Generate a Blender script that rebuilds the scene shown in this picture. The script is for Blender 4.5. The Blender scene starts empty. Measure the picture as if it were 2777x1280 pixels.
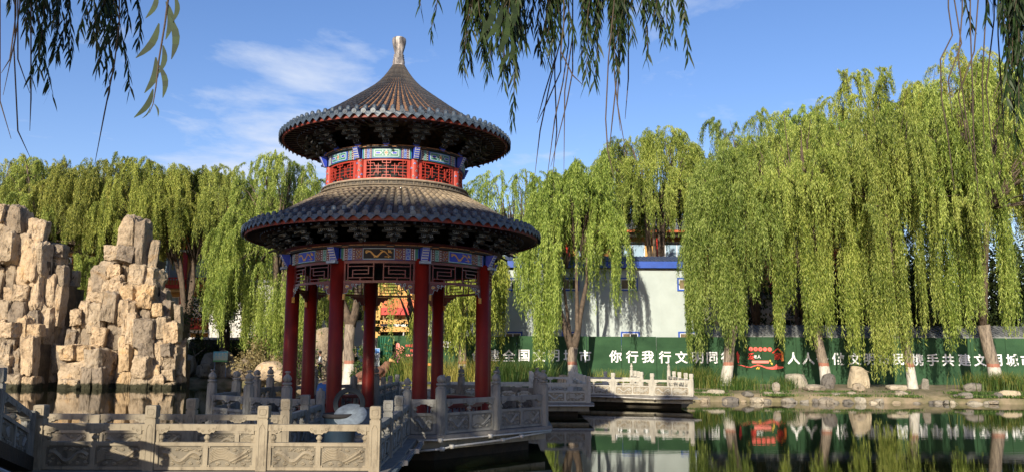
import bpy, bmesh, math, random
import numpy as np
from mathutils import Vector, Matrix
PI = math.pi; R = math.radians
scene = bpy.context.scene
col = scene.collection
rnd = random.Random(7)

# ------------------------------------------------------------------ camera model
FPX, PITCH, ROLL, IW, IH, EYE = 2275.0, .1399, .0042, 2777, 1280, 2.2
_c, _s, _cr, _sr = math.cos(PITCH), math.sin(PITCH), math.cos(ROLL), math.sin(ROLL)
FW = Vector((0, _c, _s)); U0 = Vector((0, -_s, _c)); X0 = Vector((1, 0, 0))
RT = X0*_cr + U0*_sr; UP = -X0*_sr + U0*_cr
EYEP = Vector((0, 0, EYE))
def ray(px, py): return FW + RT*((px-IW/2)/FPX) - UP*((py-IH/2)/FPX)
def at(px, py, Y):
    d = ray(px, py); return EYEP + d*(Y/d.y)

# ------------------------------------------------------------------ tagging
def tag(o, label=None, cat=None, group=None, kind=None):
    if label: o['label'] = label
    if cat: o['category'] = cat
    if group: o['group'] = group
    if kind: o['kind'] = kind
    return o
def empty(name, loc, rz=0, label=None, cat=None, group=None):
    o = bpy.data.objects.new(name, None); col.objects.link(o)
    o.location = loc; o.rotation_euler = (0, 0, rz); o.empty_display_size = .2
    return tag(o, label, cat, group)
def copy_tree(o, parent=None):
    c = o.copy(); col.objects.link(c)
    c.parent = parent
    if parent is not None: c.matrix_parent_inverse = o.matrix_parent_inverse.copy()
    for ch in list(o.children): copy_tree(ch, c)
    return c

# ------------------------------------------------------------------ mesh builder
class MB:
    def __init__(s): s.v = []; s.f = []; s.m = []; s.k = 0
    def add(s, vs, fs, m=None):
        b = len(s.v); s.v += [tuple(p) for p in vs]
        s.f += [tuple(b+i for i in f) for f in fs]; s.m += [s.k if m is None else m]*len(fs)
        return s
    def box(s, c, d, rz=0, m=None, M=None):
        x, y, z = d[0]/2, d[1]/2, d[2]/2
        vs = [Vector(p) for p in ((-x,-y,-z),(x,-y,-z),(x,y,-z),(-x,y,-z),(-x,-y,z),(x,-y,z),(x,y,z),(-x,y,z))]
        if M is None: M = Matrix.Rotation(rz, 3, 'Z')
        vs = [M @ v + Vector(c) for v in vs]
        return s.add(vs, [(0,3,2,1),(4,5,6,7),(0,1,5,4),(1,2,6,5),(2,3,7,6),(3,0,4,7)], m)
    def bx(s, x0, x1, y0, y1, z0, z1, m=None):
        return s.box(((x0+x1)/2, (y0+y1)/2, (z0+z1)/2), (x1-x0, y1-y0, z1-z0), 0, m)
    def beam(s, p, q, w, h, m=None, up=(0,0,1)):
        p, q = Vector(p), Vector(q); d = q-p; L = d.length
        if L < 1e-6: return s
        d /= L; side = d.cross(Vector(up))
        if side.length < 1e-4: side = d.cross(Vector((0,1,0)))
        side.normalize(); u = side.cross(d)
        M = Matrix((d, side, u)).transposed()
        return s.box((p+q)/2, (L, w, h), 0, m, M)
    def tube(s, pts, rad, n=6, m=None, cap=True):
        pts = [Vector(p) for p in pts]
        if not hasattr(rad, '__len__'): rad = [rad]*len(pts)
        vs = []; up = Vector((0,0,1)); prev = None
        for i, p in enumerate(pts):
            d = (pts[min(i+1, len(pts)-1)] - pts[max(i-1, 0)])
            if d.length < 1e-9: d = Vector((0,0,1))
            d.normalize()
            a = prev if prev is not None else (Vector((1,0,0)) if abs(d.x) < .8 else Vector((0,1,0)))
            a = a - d*a.dot(d)
            if a.length < 1e-5: a = d.orthogonal()
            a.normalize(); prev = a; b = d.cross(a)
            for k in range(n):
                t = 2*PI*k/n
                vs.append(p + (a*math.cos(t)+b*math.sin(t))*rad[i])
        fs = []
        for i in range(len(pts)-1):
            for k in range(n):
                k2 = (k+1) % n
                fs.append((i*n+k, i*n+k2, (i+1)*n+k2, (i+1)*n+k))
        if cap:
            fs.append(tuple(range(n))[::-1]); fs.append(tuple((len(pts)-1)*n+k for k in range(n)))
        return s.add(vs, fs, m)
    def lathe(s, prof, n=16, c=(0,0,0), m=None, flute=0, fn=8):
        vs = []; fs = []
        for (r, z) in prof:
            for k in range(n):
                t = 2*PI*k/n; rr = r*(1-flute*(abs(math.sin(t*fn/2))**.5 < .35)) if flute else r
                vs.append((c[0]+rr*math.cos(t), c[1]+rr*math.sin(t), c[2]+z))
        for i in range(len(prof)-1):
            for k in range(n):
                k2 = (k+1) % n
                fs.append((i*n+k, i*n+k2, (i+1)*n+k2, (i+1)*n+k))
        fs.append(tuple(range(n))[::-1]); fs.append(tuple((len(prof)-1)*n+k for k in range(n)))
        return s.add(vs, fs, m)
    def prism(s, poly, z0, z1, m=None):
        n = len(poly)
        a = sum(poly[i][0]*poly[(i+1) % n][1]-poly[(i+1) % n][0]*poly[i][1] for i in range(n))
        if a < 0: poly = poly[::-1]
        vs = [(x, y, z0) for x, y in poly] + [(x, y, z1) for x, y in poly]
        fs = [tuple(range(n))[::-1], tuple(n+i for i in range(n))]
        fs += [(i, (i+1) % n, n+(i+1) % n, n+i) for i in range(n)]
        return s.add(vs, fs, m)
    def plate(s, poly, y0, y1, m=None):           # polygon in x,z extruded along y (y0 < y1)
        n = len(poly)
        a = sum(poly[i][0]*poly[(i+1) % n][1]-poly[(i+1) % n][0]*poly[i][1] for i in range(n))
        if a < 0: poly = poly[::-1]
        vs = [(x, y0, z) for x, z in poly] + [(x, y1, z) for x, z in poly]
        fs = [tuple(range(n)), tuple(n+i for i in range(n))[::-1]]
        fs += [((i+1) % n, i, n+i, n+(i+1) % n) for i in range(n)]
        return s.add(vs, fs, m)
    # ring-shaped pieces in cylinder coordinates (a = angle, 0 towards -y, + towards +x)
    def arc(s, r0, r1, a0, a1, z0, z1, n=4, m=None):
        vs = []
        for i in range(n+1):
            a = a0+(a1-a0)*i/n; sx, cy = math.sin(a), -math.cos(a)
            vs += [(r0*sx, r0*cy, z0), (r1*sx, r1*cy, z0), (r1*sx, r1*cy, z1), (r0*sx, r0*cy, z1)]
        fs = []
        for i in range(n):
            b = 4*i; c = b+4
            fs += [(b+1, c+1, c+2, b+2), (b, b+3, c+3, c), (b+2, c+2, c+3, b+3), (b, c, c+1, b+1)]
        fs += [(0, 1, 2, 3), (4*n+3, 4*n+2, 4*n+1, 4*n)]
        return s.add(vs, fs, m)
    def xf(s, M):
        s.v = [tuple(M @ Vector(v)) for v in s.v]; return s
    def join(s, o, M=None):
        vs = o.v if M is None else [M @ Vector(v) for v in o.v]
        b = len(s.v); s.v += [tuple(v) for v in vs]
        s.f += [tuple(b+i for i in f) for f in o.f]; s.m += list(o.m); return s
    def mesh(s, name, mats, smooth=False):
        me = bpy.data.meshes.new(name); me.from_pydata(s.v, [], s.f)
        if not isinstance(mats, (list, tuple)): mats = [mats]
        for m in mats: me.materials.append(m)
        if len(mats) > 1: me.polygons.foreach_set('material_index', s.m)
        if smooth: me.polygons.foreach_set('use_smooth', [True]*len(s.f))
        me.update(); return me
    def build(s, name, mats, parent=None, smooth=False, loc=None, label=None, cat=None, group=None, kind=None):
        o = bpy.data.objects.new(name, s.mesh(name, mats, smooth)); col.objects.link(o)
        if parent is not None: o.parent = parent
        if loc is not None: o.location = loc
        return tag(o, label, cat, group, kind)
def put(name, me, parent=None, loc=(0,0,0), rz=0):
    o = bpy.data.objects.new(name, me); col.objects.link(o); o.parent = parent
    o.location = loc; o.rotation_euler = (0, 0, rz); return o

# ------------------------------------------------------------------ materials
def newmat(name):
    m = bpy.data.materials.new(name); m.use_nodes = True
    nt = m.node_tree; nt.nodes.clear()
    out = nt.nodes.new('ShaderNodeOutputMaterial'); p = nt.nodes.new('ShaderNodeBsdfPrincipled')
    nt.links.new(p.outputs[0], out.inputs[0]); return m, nt, p, out
def C4(c): return (c[0], c[1], c[2], 1)
def ramp(nt, fac, stops):
    r = nt.nodes.new('ShaderNodeValToRGB'); e = r.color_ramp.elements
    e[0].position, e[0].color = stops[0][0], C4(stops[0][1])
    e[1].position, e[1].color = stops[-1][0], C4(stops[-1][1])
    for p, c in stops[1:-1]:
        k = e.new(p); k.color = C4(c)
    nt.links.new(fac, r.inputs[0]); return r.outputs[0]
def noise(nt, scale, detail=4, vec=None, rough=.6, dist=0):
    n = nt.nodes.new('ShaderNodeTexNoise'); n.inputs['Scale'].default_value = scale
    n.inputs['Detail'].default_value = detail; n.inputs['Roughness'].default_value = rough
    n.inputs['Distortion'].default_value = dist
    if vec is not None: nt.links.new(vec, n.inputs['Vector'])
    return n.outputs[0]
def coords(nt, kind='Object', sc=(1,1,1)):
    t = nt.nodes.new('ShaderNodeTexCoord'); m = nt.nodes.new('ShaderNodeMapping'); m.inputs['Scale'].default_value = sc
    nt.links.new(t.outputs[kind], m.inputs[0]); return m.outputs[0]
def worldpos(nt, sc=(1,1,1)):
    t = nt.nodes.new('ShaderNodeNewGeometry'); m = nt.nodes.new('ShaderNodeMapping'); m.inputs['Scale'].default_value = sc
    nt.links.new(t.outputs['Position'], m.inputs[0]); return m.outputs[0]
def mixc(nt, fac, a, b, mode='MIX'):
    x = nt.nodes.new('ShaderNodeMix'); x.data_type = 'RGBA'; x.blend_type = mode
    for s_, v in ((x.inputs[0], fac), (x.inputs[6], a), (x.inputs[7], b)):
        if isinstance(v, (int, float)): s_.default_value = v
        elif isinstance(v, tuple): s_.default_value = C4(v)
        else: nt.links.new(v, s_)
    return x.outputs[2]
def bump(nt, p, h, strength, dist=.02):
    b = nt.nodes.new('ShaderNodeBump'); b.inputs['Strength'].default_value = strength; b.inputs['Distance'].default_value = dist
    nt.links.new(h, b.inputs['Height']); nt.links.new(b.outputs[0], p.inputs['Normal'])
def simple(name, c, c2=None, scale=3, rough=.7, b=0, bs=20, bd=.01, sc=(1,1,1), detail=5, obj_rand=0, spec=.5, metal=0, lo=.35, hi=.65):
    m, nt, p, out = newmat(name)
    p.inputs['Roughness'].default_value = rough; p.inputs['Specular IOR Level'].default_value = spec
    p.inputs['Metallic'].default_value = metal
    v = worldpos(nt, sc)
    if c2 is None: c2 = tuple(x*.75 for x in c)
    cc = ramp(nt, noise(nt, scale, detail, v), [(lo, c), (hi, c2)])
    if obj_rand:
        oi = nt.nodes.new('ShaderNodeObjectInfo')
        mr = nt.nodes.new('ShaderNodeMapRange'); mr.inputs[3].default_value = 1-obj_rand; mr.inputs[4].default_value = 1+obj_rand
        nt.links.new(oi.outputs['Random'], mr.inputs[0])
        mm = nt.nodes.new('ShaderNodeVectorMath'); mm.operation = 'SCALE'
        nt.links.new(cc, mm.inputs[0]); nt.links.new(mr.outputs[0], mm.inputs['Scale']); cc = mm.outputs[0]
    nt.links.new(cc, p.inputs['Base Color'])
    if b: bump(nt, p, noise(nt, bs, 6, v), b, bd)
    return m
def leafmat(name, stops, scale=.6, trans=.35, rough=.55, isl=.55):
    m, nt, p, out = newmat(name)
    g = nt.nodes.new('ShaderNodeNewGeometry')
    n = noise(nt, scale, 3, worldpos(nt))
    mx = nt.nodes.new('ShaderNodeMix'); mx.inputs[0].default_value = isl
    nt.links.new(n, mx.inputs[2]); nt.links.new(g.outputs['Random Per Island'], mx.inputs[3])
    c = ramp(nt, mx.outputs[0], stops)
    oi = nt.nodes.new('ShaderNodeObjectInfo')
    c = mixc(nt, 1.0, c, ramp(nt, oi.outputs['Random'], [(0, (.72,.80,.80)), (.35, (.95,.92,.85)), (.7, (.85,1.0,.9)), (1, (1.15,1.05,.85))]), 'MULTIPLY')
    nt.links.new(c, p.inputs['Base Color']); p.inputs['Roughness'].default_value = rough
    p.inputs['Specular IOR Level'].default_value = .25
    t = nt.nodes.new('ShaderNodeBsdfTranslucent'); nt.links.new(c, t.inputs[0])
    ms = nt.nodes.new('ShaderNodeMixShader'); ms.inputs[0].default_value = trans
    nt.links.new(p.outputs[0], ms.inputs[1]); nt.links.new(t.outputs[0], ms.inputs[2]); nt.links.new(ms.outputs[0], out.inputs[0])
    return m
M = {}
M['red'] = simple('red_lacquer', (.13,.012,.008), (.08,.008,.006), 2.2, .38, .15, 14, .01, sc=(1,1,.35))
def red_column():
    m, nt, p, out = newmat('red_column_paint')
    v = worldpos(nt, (1,1,.4))
    base = ramp(nt, noise(nt, 2.5, 5, v), [(.3, (.17,.012,.007)), (.7, (.085,.008,.006))])
    chips = ramp(nt, noise(nt, 9, 6, worldpos(nt, (1,1,.7)), .7), [(.68, (0,0,0)), (.76, (1,1,1))])
    c = mixc(nt, chips, base, (.28,.15,.12))
    nt.links.new(c, p.inputs['Base Color']); p.inputs['Roughness'].default_value = .42; p.inputs['Specular IOR Level'].default_value = .16
    bump(nt, p, noise(nt, 7, 4, v), .12, .01); return m
M['column'] = red_column()
M['bright_red'] = simple('vermilion', (.40,.036,.017), (.29,.027,.013), 4, .5, .1, 30, .004)
M['lattice_red'] = simple('lattice_red', (.42,.04,.018), (.30,.03,.014), 5, .5, .1, 30, .004)
M['fascia'] = simple('fascia_red', (.20,.030,.018), (.14,.022,.014), 5, .6)
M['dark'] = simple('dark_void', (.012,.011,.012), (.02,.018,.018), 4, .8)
M['blue'] = simple('paint_blue', (.010,.032,.36), (.015,.05,.42), 6, .5)
M['teal'] = simple('paint_green', (.02,.13,.10), (.03,.19,.13), 6, .5)
M['pale'] = simple('paint_pale', (.32,.45,.48), (.24,.36,.42), 8, .5)
M['white'] = simple('paint_white', (.55,.58,.60), (.44,.47,.50), 8, .55)
M['gold'] = simple('paint_gold', (.55,.30,.04), (.40,.20,.03), 9, .4)
M['trim'] = simple('trim_orange', (.30,.12,.02), (.18,.07,.015), 8, .5)
M['brown'] = simple('paint_maroon', (.12,.02,.015), (.08,.015,.012), 8, .5)
M['line'] = simple('outline_paint', (.30,.37,.46), (.20,.26,.33), 8, .6)
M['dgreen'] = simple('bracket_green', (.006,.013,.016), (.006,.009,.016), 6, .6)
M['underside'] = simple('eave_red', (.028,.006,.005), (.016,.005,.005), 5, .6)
M['rafterend'] = simple('rafter_end', (.10,.16,.30), (.18,.22,.28), 8, .6)
def tiles(name, top, bot, z0, z1, gap):
    # clay tiles: tan dust above, grey below, partly sun and shade put into colour
    m, nt, p, out = newmat(name)
    v = worldpos(nt)
    sx = nt.nodes.new('ShaderNodeSeparateXYZ'); nt.links.new(v, sx.inputs[0])
    mr = nt.nodes.new('ShaderNodeMapRange'); mr.inputs[1].default_value = z0; mr.inputs[2].default_value = z1; mr.clamp = False
    nt.links.new(sx.outputs[2], mr.inputs[0])
    n = noise(nt, 3.5, 6, v, .7)
    add = nt.nodes.new('ShaderNodeMath'); add.operation = 'MULTIPLY_ADD'; add.inputs[1].default_value = .55; 
    nt.links.new(n, add.inputs[0]); nt.links.new(mr.outputs[0], add.inputs[2])
    c = ramp(nt, add.outputs[0], [(.62, bot), (.86, tuple(a*.35+b*.65 for a, b in zip(top, bot))), (1.0, top)])
    g = nt.nodes.new('ShaderNodeNewGeometry')
    c = mixc(nt, .55, c, ramp(nt, g.outputs['Random Per Island'], [(0, (.35,.35,.35)), (1, (1,1,1))]), 'MULTIPLY')
    c = mixc(nt, ramp(nt, noise(nt, 22, 4, v), [(.62, (0,0,0)), (.70, (1,1,1))]), c, gap)
    nt.links.new(c, p.inputs['Base Color']); p.inputs['Roughness'].default_value = .75
    bump(nt, p, noise(nt, 30, 5, v), .35, .01); return m
M['tile_low'] = tiles('roof_tile_lower', (.36,.285,.19), (.055,.06,.07), 5.45, 6.35, (.20,.15,.09))
M['tile_up'] = tiles('roof_tile_upper', (.078,.068,.058), (.038,.041,.048), 7.9, 10.6, (.20,.10,.05))
M['gutter'] = simple('gutter_tile', (.30,.15,.07), (.07,.05,.04), 9, .85, .4, 25, .02)
M['gutter_low'] = simple('gutter_tile_low', (.09,.075,.055), (.04,.038,.036), 9, .85, .4, 25, .02)
M['tile_end'] = simple('glazed_tile_end', (.060,.085,.115), (.035,.048,.065), 10, .45, .3, 40, .008)
M['mold'] = simple('brick_molding', (.20,.16,.11), (.10,.085,.07), 6, .85, .4, 30, .01)
M['mold_dark'] = simple('brick_relief', (.05,.047,.042), (.11,.095,.075), 14, .85, .5, 40, .015)
M['mold_lip'] = simple('brick_lip', (.42,.33,.24), (.28,.22,.16), 8, .85, .3, 30, .01)
def finialmat():
    m, nt, p, out = newmat('finial_stone')
    c = ramp(nt, noise(nt, 7, 5, worldpos(nt, (1.6,1.6,.25)), .7), [(.36, (.035,.035,.038)), (.5, (.20,.18,.17)), (.66, (.62,.56,.50))])
    nt.links.new(c, p.inputs['Base Color']); p.inputs['Roughness'].default_value = .6; return m
M['finial'] = finialmat()
def stonemat(name, a, b, dirt):
    m, nt, p, out = newmat(name)
    v = worldpos(nt)
    c = ramp(nt, noise(nt, 1.6, 6, v, .65), [(.3, a), (.7, b)])
    st = ramp(nt, noise(nt, 5, 6, worldpos(nt, (1.5,1.5,.5)), .7), [(.50, (0,0,0)), (.72, (1,1,1))])
    sc_ = nt.nodes.new('ShaderNodeMath'); sc_.operation = 'MULTIPLY'; sc_.inputs[1].default_value = .85; nt.links.new(st, sc_.inputs[0])
    c = mixc(nt, sc_.outputs[0], c, dirt)
    nt.links.new(c, p.inputs['Base Color']); p.inputs['Roughness'].default_value = .82
    bump(nt, p, noise(nt, 45, 6, v), .35, .006); return m
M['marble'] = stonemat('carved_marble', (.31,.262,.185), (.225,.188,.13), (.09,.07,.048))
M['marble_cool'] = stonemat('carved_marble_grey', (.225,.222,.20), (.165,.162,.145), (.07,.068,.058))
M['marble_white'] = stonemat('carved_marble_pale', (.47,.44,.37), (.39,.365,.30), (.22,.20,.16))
M['deckstone'] = stonemat('deck_stone', (.20,.19,.17), (.14,.13,.12), (.08,.075,.065))
M['carve'] = stonemat('carving_ground', (.19,.165,.12), (.14,.12,.088), (.04,.034,.025))  # carving grounds coloured darker to stand in for shade in the recesses
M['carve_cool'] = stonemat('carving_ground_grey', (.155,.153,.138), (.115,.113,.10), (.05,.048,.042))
M['plinth'] = stonemat('plinth_concrete', (.30,.27,.20), (.22,.20,.15), (.07,.06,.045))
M['shade_stone'] = simple('shade_dark_stone', (.012,.010,.006), (.03,.021,.010), 5, .8, .5, 18, .03)  # near-black stone; the shade under decks and stair is put in its colour
def rockmat(name, a, b, c_, d, wetz=-9.0):
    m, nt, p, out = newmat(name)
    v = worldpos(nt); oi = nt.nodes.new('ShaderNodeObjectInfo')
    n = noise(nt, .9, 7, v, .65, .6)
    c1 = ramp(nt, n, [(.30, d), (.42, a), (.55, b), (.68, c_)])
    c2 = ramp(nt, oi.outputs['Random'], [(0, (.42,.41,.42)), (.45, (.80,.77,.72)), (.8, (.98,.90,.80)), (1, (1.0,.86,.66))])
    c = mixc(nt, 1.0, c1, c2, 'MULTIPLY')
    cr = ramp(nt, noise(nt, 3.5, 8, worldpos(nt, (1,1,.5)), .75, 1.2), [(.37, (.25,.22,.19)), (.45, (1,1,1))])
    c = mixc(nt, 1.0, c, cr, 'MULTIPLY')
    sz = nt.nodes.new('ShaderNodeSeparateXYZ'); nt.links.new(v, sz.inputs[0])
    wa = nt.nodes.new('ShaderNodeMath'); wa.operation = 'MULTIPLY_ADD'; wa.inputs[1].default_value = -.5
    nt.links.new(noise(nt, 2.5, 4, v), wa.inputs[0]); nt.links.new(sz.outputs[2], wa.inputs[2])
    ws = nt.nodes.new('ShaderNodeMath'); ws.operation = 'SUBTRACT'; ws.inputs[1].default_value = wetz; nt.links.new(wa.outputs[0], ws.inputs[0])
    wet = ramp(nt, ws.outputs[0], [(.0, (1,1,1)), (.10, (0,0,0))])
    c = mixc(nt, wet, c, (.035,.033,.014))
    nt.links.new(c, p.inputs['Base Color']); p.inputs['Roughness'].default_value = .9
    bump(nt, p, noise(nt, 2.2, 9, v, .7, .8), .9, .25); return m
M['rock'] = rockmat('sandstone', (.42,.34,.24), (.54,.45,.33), (.50,.35,.19), (.19,.16,.125), 0.0)
M['rock_grey'] = rockmat('grey_stone', (.30,.28,.24), (.40,.37,.32), (.44,.38,.28), (.14,.13,.12))
M['rock_core'] = simple('rock_core', (.13,.095,.055), (.05,.035,.022), 1.2, .95, .8, 3, .2)
M['rock_pale'] = rockmat('pale_boulder', (.46,.43,.35), (.54,.50,.41), (.46,.42,.33), (.22,.20,.17))
def barkmat(name, painted=None, redline=True):
    m, nt, p, out = newmat(name)
    v = worldpos(nt, (4,4,.8))
    n = noise(nt, 3, 6, v, .7, .5)
    c = ramp(nt, n, [(.35, (.07,.055,.042)), (.5, (.20,.16,.12)), (.68, (.33,.27,.20))])
    if painted is not None:
        sx = nt.nodes.new('ShaderNodeSeparateXYZ'); nt.links.new(worldpos(nt), sx.inputs[0])
        ad = nt.nodes.new('ShaderNodeMath'); ad.operation = 'MULTIPLY_ADD'; ad.inputs[1].default_value = .12
        nt.links.new(noise(nt, 6, 3, worldpos(nt)), ad.inputs[0]); nt.links.new(sx.outputs[2], ad.inputs[2])
        white = ramp(nt, noise(nt, 6, 5, worldpos(nt, (2,2,.8))), [(.35, (.56,.53,.46)), (.75, (.36,.33,.27))])
        def step(z):
            mm = nt.nodes.new('ShaderNodeMath'); mm.operation = 'GREATER_THAN'; mm.inputs[1].default_value = z
            nt.links.new(ad.outputs[0], mm.inputs[0]); return mm.outputs[0]
        c = mixc(nt, step(painted+.24), mixc(nt, .6, c, (.38,.12,.07)), c)
        c = mixc(nt, step(painted+.06), white, c)
    nt.links.new(c, p.inputs['Base Color']); p.inputs['Roughness'].default_value = .9
    bump(nt, p, n, .8, .04); return m
M['bark'] = barkmat('willow_bark')
M['bark_white'] = barkmat('willow_bark_limewashed', 1.66)
M['branch'] = simple('willow_branch', (.055,.040,.028), (.13,.095,.065), 5, .9, .6, 14, .02)
M['bark_dark'] = simple('dark_bark', (.045,.032,.022), (.09,.065,.045), 6, .9, .6, 14, .02)
M['leaf'] = leafmat('willow_leaf', [(.27, (.048,.080,.015)), (.46, (.20,.265,.042)), (.68, (.52,.56,.15))], .32, .35, .5, .38)
M['leaf_far'] = leafmat('willow_leaf_far', [(.27, (.048,.075,.015)), (.46, (.19,.23,.04)), (.68, (.50,.51,.13))], .32, .3, .55, .38)
M['leaf_near'] = leafmat('willow_leaf_near', [(.2, (.008,.018,.005)), (.8, (.026,.048,.012))], 3, .06, .5)  # willow leaf again, shade of the overhead crowns put into a darker colour
M['leaf_dark'] = leafmat('dark_foliage', [(.25, (.018,.032,.010)), (.75, (.06,.085,.022))], .8, .2)
M['reed'] = leafmat('reed_yellow', [(.25, (.14,.17,.03)), (.75, (.42,.36,.10))], 1.2, .3)
M['straw'] = leafmat('dry_straw', [(.25, (.16,.11,.05)), (.75, (.36,.27,.14))], 1.2, .2)
M['grassy'] = leafmat('bank_grass', [(.25, (.03,.07,.014)), (.6, (.08,.14,.03)), (.8, (.28,.26,.08))], .9, .3)
M['twig'] = simple('twig', (.16,.11,.05), (.08,.055,.03), 3, .8)

# ------------------------------------------------------------------ world, sun, camera
SUN_EL, SUN_AZ = R(20.5), R(17)        # light comes from behind-left of the camera
w = bpy.data.worlds.new('World'); scene.world = w; w.use_nodes = True
nt = w.node_tree; nt.nodes.clear()
wo = nt.nodes.new('ShaderNodeOutputWorld'); bg = nt.nodes.new('ShaderNodeBackground')
sky = nt.nodes.new('ShaderNodeTexSky'); sky.sky_type = 'NISHITA'; sky.sun_disc = False
sky.sun_elevation = SUN_EL; sky.sun_rotation = PI + SUN_AZ; sky.altitude = 300; sky.air_density = 1.0; sky.dust_density = .6; sky.ozone_density = 2.0
tc = nt.nodes.new('ShaderNodeTexCoord'); sep = nt.nodes.new('ShaderNodeSeparateXYZ'); nt.links.new(tc.outputs['Generated'], sep.inputs[0])
def mth(op, a, b=None):
    n = nt.nodes.new('ShaderNodeMath'); n.operation = op
    for i, v in enumerate((a, b)):
        if v is None: continue
        if isinstance(v, (int, float)): n.inputs[i].default_value = v
        else: nt.links.new(v, n.inputs[i])
    return n.outputs[0]
zz = mth('MAXIMUM', sep.outputs[2], .06)
cmb = nt.nodes.new('ShaderNodeCombineXYZ')
nt.links.new(mth('DIVIDE', sep.outputs[0], zz), cmb.inputs[0]); nt.links.new(mth('DIVIDE', sep.outputs[1], zz), cmb.inputs[1])
mp = nt.nodes.new('ShaderNodeMapping'); mp.inputs['Scale'].default_value = (1.0, .75, 1); mp.inputs['Location'].default_value = (0.35, .2, 0)
nt.links.new(cmb.outputs[0], mp.inputs[0])
cl = noise(nt, 1.7, 10, mp.outputs[0], .60, .25)
cl2 = noise(nt, .35, 2, mp.outputs[0], .5)
# the cloud bank stands to the left of the pavilion axis
dirx = mth('DIVIDE', sep.outputs[0], mth('MAXIMUM', sep.outputs[1], .1))
win = mth('MULTIPLY', mth('POWER', mth('SUBTRACT', dirx, -.27), 2), -7)
hgt = mth('MULTIPLY', mth('POWER', mth('SUBTRACT', sep.outputs[2], .23), 2), -12)
bias = mth('ADD', mth('ADD', win, hgt), .15)
cm = mth('ADD', mth('ADD', cl, mth('MULTIPLY', mth('SUBTRACT', cl2, .5), .25)), mth('MAXIMUM', bias, -.12))
cr_ = ramp(nt, cm, [(.46, (0,0,0)), (.68, (1,1,1))])
cf = mth('MULTIPLY', cr_, .80)
mixn = mixc(nt, cf, mixc(nt, 1.0, sky.outputs[0], (1.10,.97,1.04), 'MULTIPLY'), (4.6, 5.0, 5.8))
# a slightly richer blue than the model atmosphere gives
hs = nt.nodes.new('ShaderNodeHueSaturation'); hs.inputs['Saturation'].default_value = 1.22
nt.links.new(mixn, hs.inputs['Color']); nt.links.new(hs.outputs[0], bg.inputs[0])
bg.inputs[1].default_value = .115; nt.links.new(bg.outputs[0], wo.inputs[0])
sun = bpy.data.lights.new('sun', 'SUN'); sun.energy = 4.9; sun.angle = R(.5); sun.color = (1.0, .90, .73)
so = bpy.data.objects.new('sun', sun); col.objects.link(so)
sd = Vector((math.sin(SUN_AZ)*math.cos(SUN_EL), math.cos(SUN_AZ)*math.cos(SUN_EL), -math.sin(SUN_EL)))
so.rotation_euler = sd.to_track_quat('-Z', 'Y').to_euler(); so.location = (0, -20, 30)
cam = bpy.data.cameras.new('camera'); co = bpy.data.objects.new('camera', cam); col.objects.link(co)
cam.sensor_width = 36; cam.lens = FPX/IW*36; cam.clip_end = 2000; cam.clip_start = .05
co.matrix_world = Matrix((RT, UP, -FW)).transposed().to_4x4(); co.location = EYEP
scene.camera = co
vs_ = scene.view_settings; vs_.view_transform = 'Standard'; vs_.look = 'None'; vs_.exposure = .55; vs_.gamma = 1
scene.cycles.max_bounces = 6; scene.cycles.transparent_max_bounces = 4

# ------------------------------------------------------------------ setting: water, ground
def watermat():
    m, nt, p, out = newmat('pond_water')
    p.inputs['Base Color'].default_value = (.006,.010,.004,1); p.inputs['Roughness'].default_value = .015
    p.inputs['IOR'].default_value = 1.33; p.inputs['Specular IOR Level'].default_value = .42
    a = noise(nt, 1.0, 4, worldpos(nt, (.7,2.6,1)), .55, .4); b = noise(nt, 1.0, 3, worldpos(nt, (3.0,11,1)), .5)
    mx = nt.nodes.new('ShaderNodeMix'); mx.inputs[0].default_value = .25
    nt.links.new(a, mx.inputs[2]); nt.links.new(b, mx.inputs[3])
    bump(nt, p, mx.outputs[0], .0065, .2); return m
mb = MB(); mb.add([(-140,-60,0),(140,-60,0),(140,75,0),(-140,75,0)], [(0,1,2,3)])
mb.build('water', watermat(), kind='structure')
SHORE = [(-140,63),(-30,62),(-19,60.5),(-15,55),(-11,50.5),(-7,46),(-4.6,43.5),(1,43),(6,41.8),(9,40.9),(14,40.4),(22,39.8),(30,39.0),(60,37),(140,34)]
groundm = simple('bank_soil', (.27,.21,.135), (.09,.09,.035), 1.1, .95, .5, 6, .05)
mb = MB(); rs = random.Random(3)
fine = []
for i in range(len(SHORE)-1):
    (x0, y0), (x1, y1) = SHORE[i], SHORE[i+1]
    n = max(1, int(math.hypot(x1-x0, y1-y0)/1.2)) if abs(x0) < 60 else 2
    for k in range(n): fine.append((x0+(x1-x0)*k/n + rs.uniform(-.1,.1), y0+(y1-y0)*k/n + rs.uniform(-.25,.25)))
fine.append(SHORE[-1])
vs = []
for x, y in fine: vs += [(x, y, -.6), (x, y+.12, .22), (x, y+.7, .40+rs.uniform(-.06,.06)), (x, y+2.4, .6), (x, 400, .6)]
fs = []
for i in range(len(fine)-1):
    for k in range(4): a = i*5+k; fs.append((a, a+5, a+6, a+1))
mb.add(vs, fs); mb.build('ground', groundm, kind='structure', smooth=True)

# ------------------------------------------------------------------ pavilion
PD, PAZ = 23.2, -.1404
PC = Vector((PD*math.sin(PAZ), PD*math.cos(PAZ), 0)); PHI = .2564
pav = empty('pavilion', PC, -PAZ, 'round two-tiered pavilion with red columns, painted beams and a grey tiled cone roof', 'pavilion')
def pc(r, a, z): return (r*math.sin(a), -r*math.cos(a), z)
A8 = [PHI + k*PI/4 for k in range(8)]
# columns
prof = [(.20,.57),(.205,.62),(.19,.68),(.185,1.5),(.175,4.50)]
cm_ = MB().lathe(prof, 24).mesh('column', M['column'], True)
fm_ = MB().lathe([(.27,.575),(.27,.60),(.235,.64),(.20,.645)], 24).mesh('column_base', M['marble_cool'], True)
for a in A8:
    p = pc(2.69, a, 0)
    c_ = put('column', cm_, pav, p); put('column_base', fm_, c_)
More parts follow.
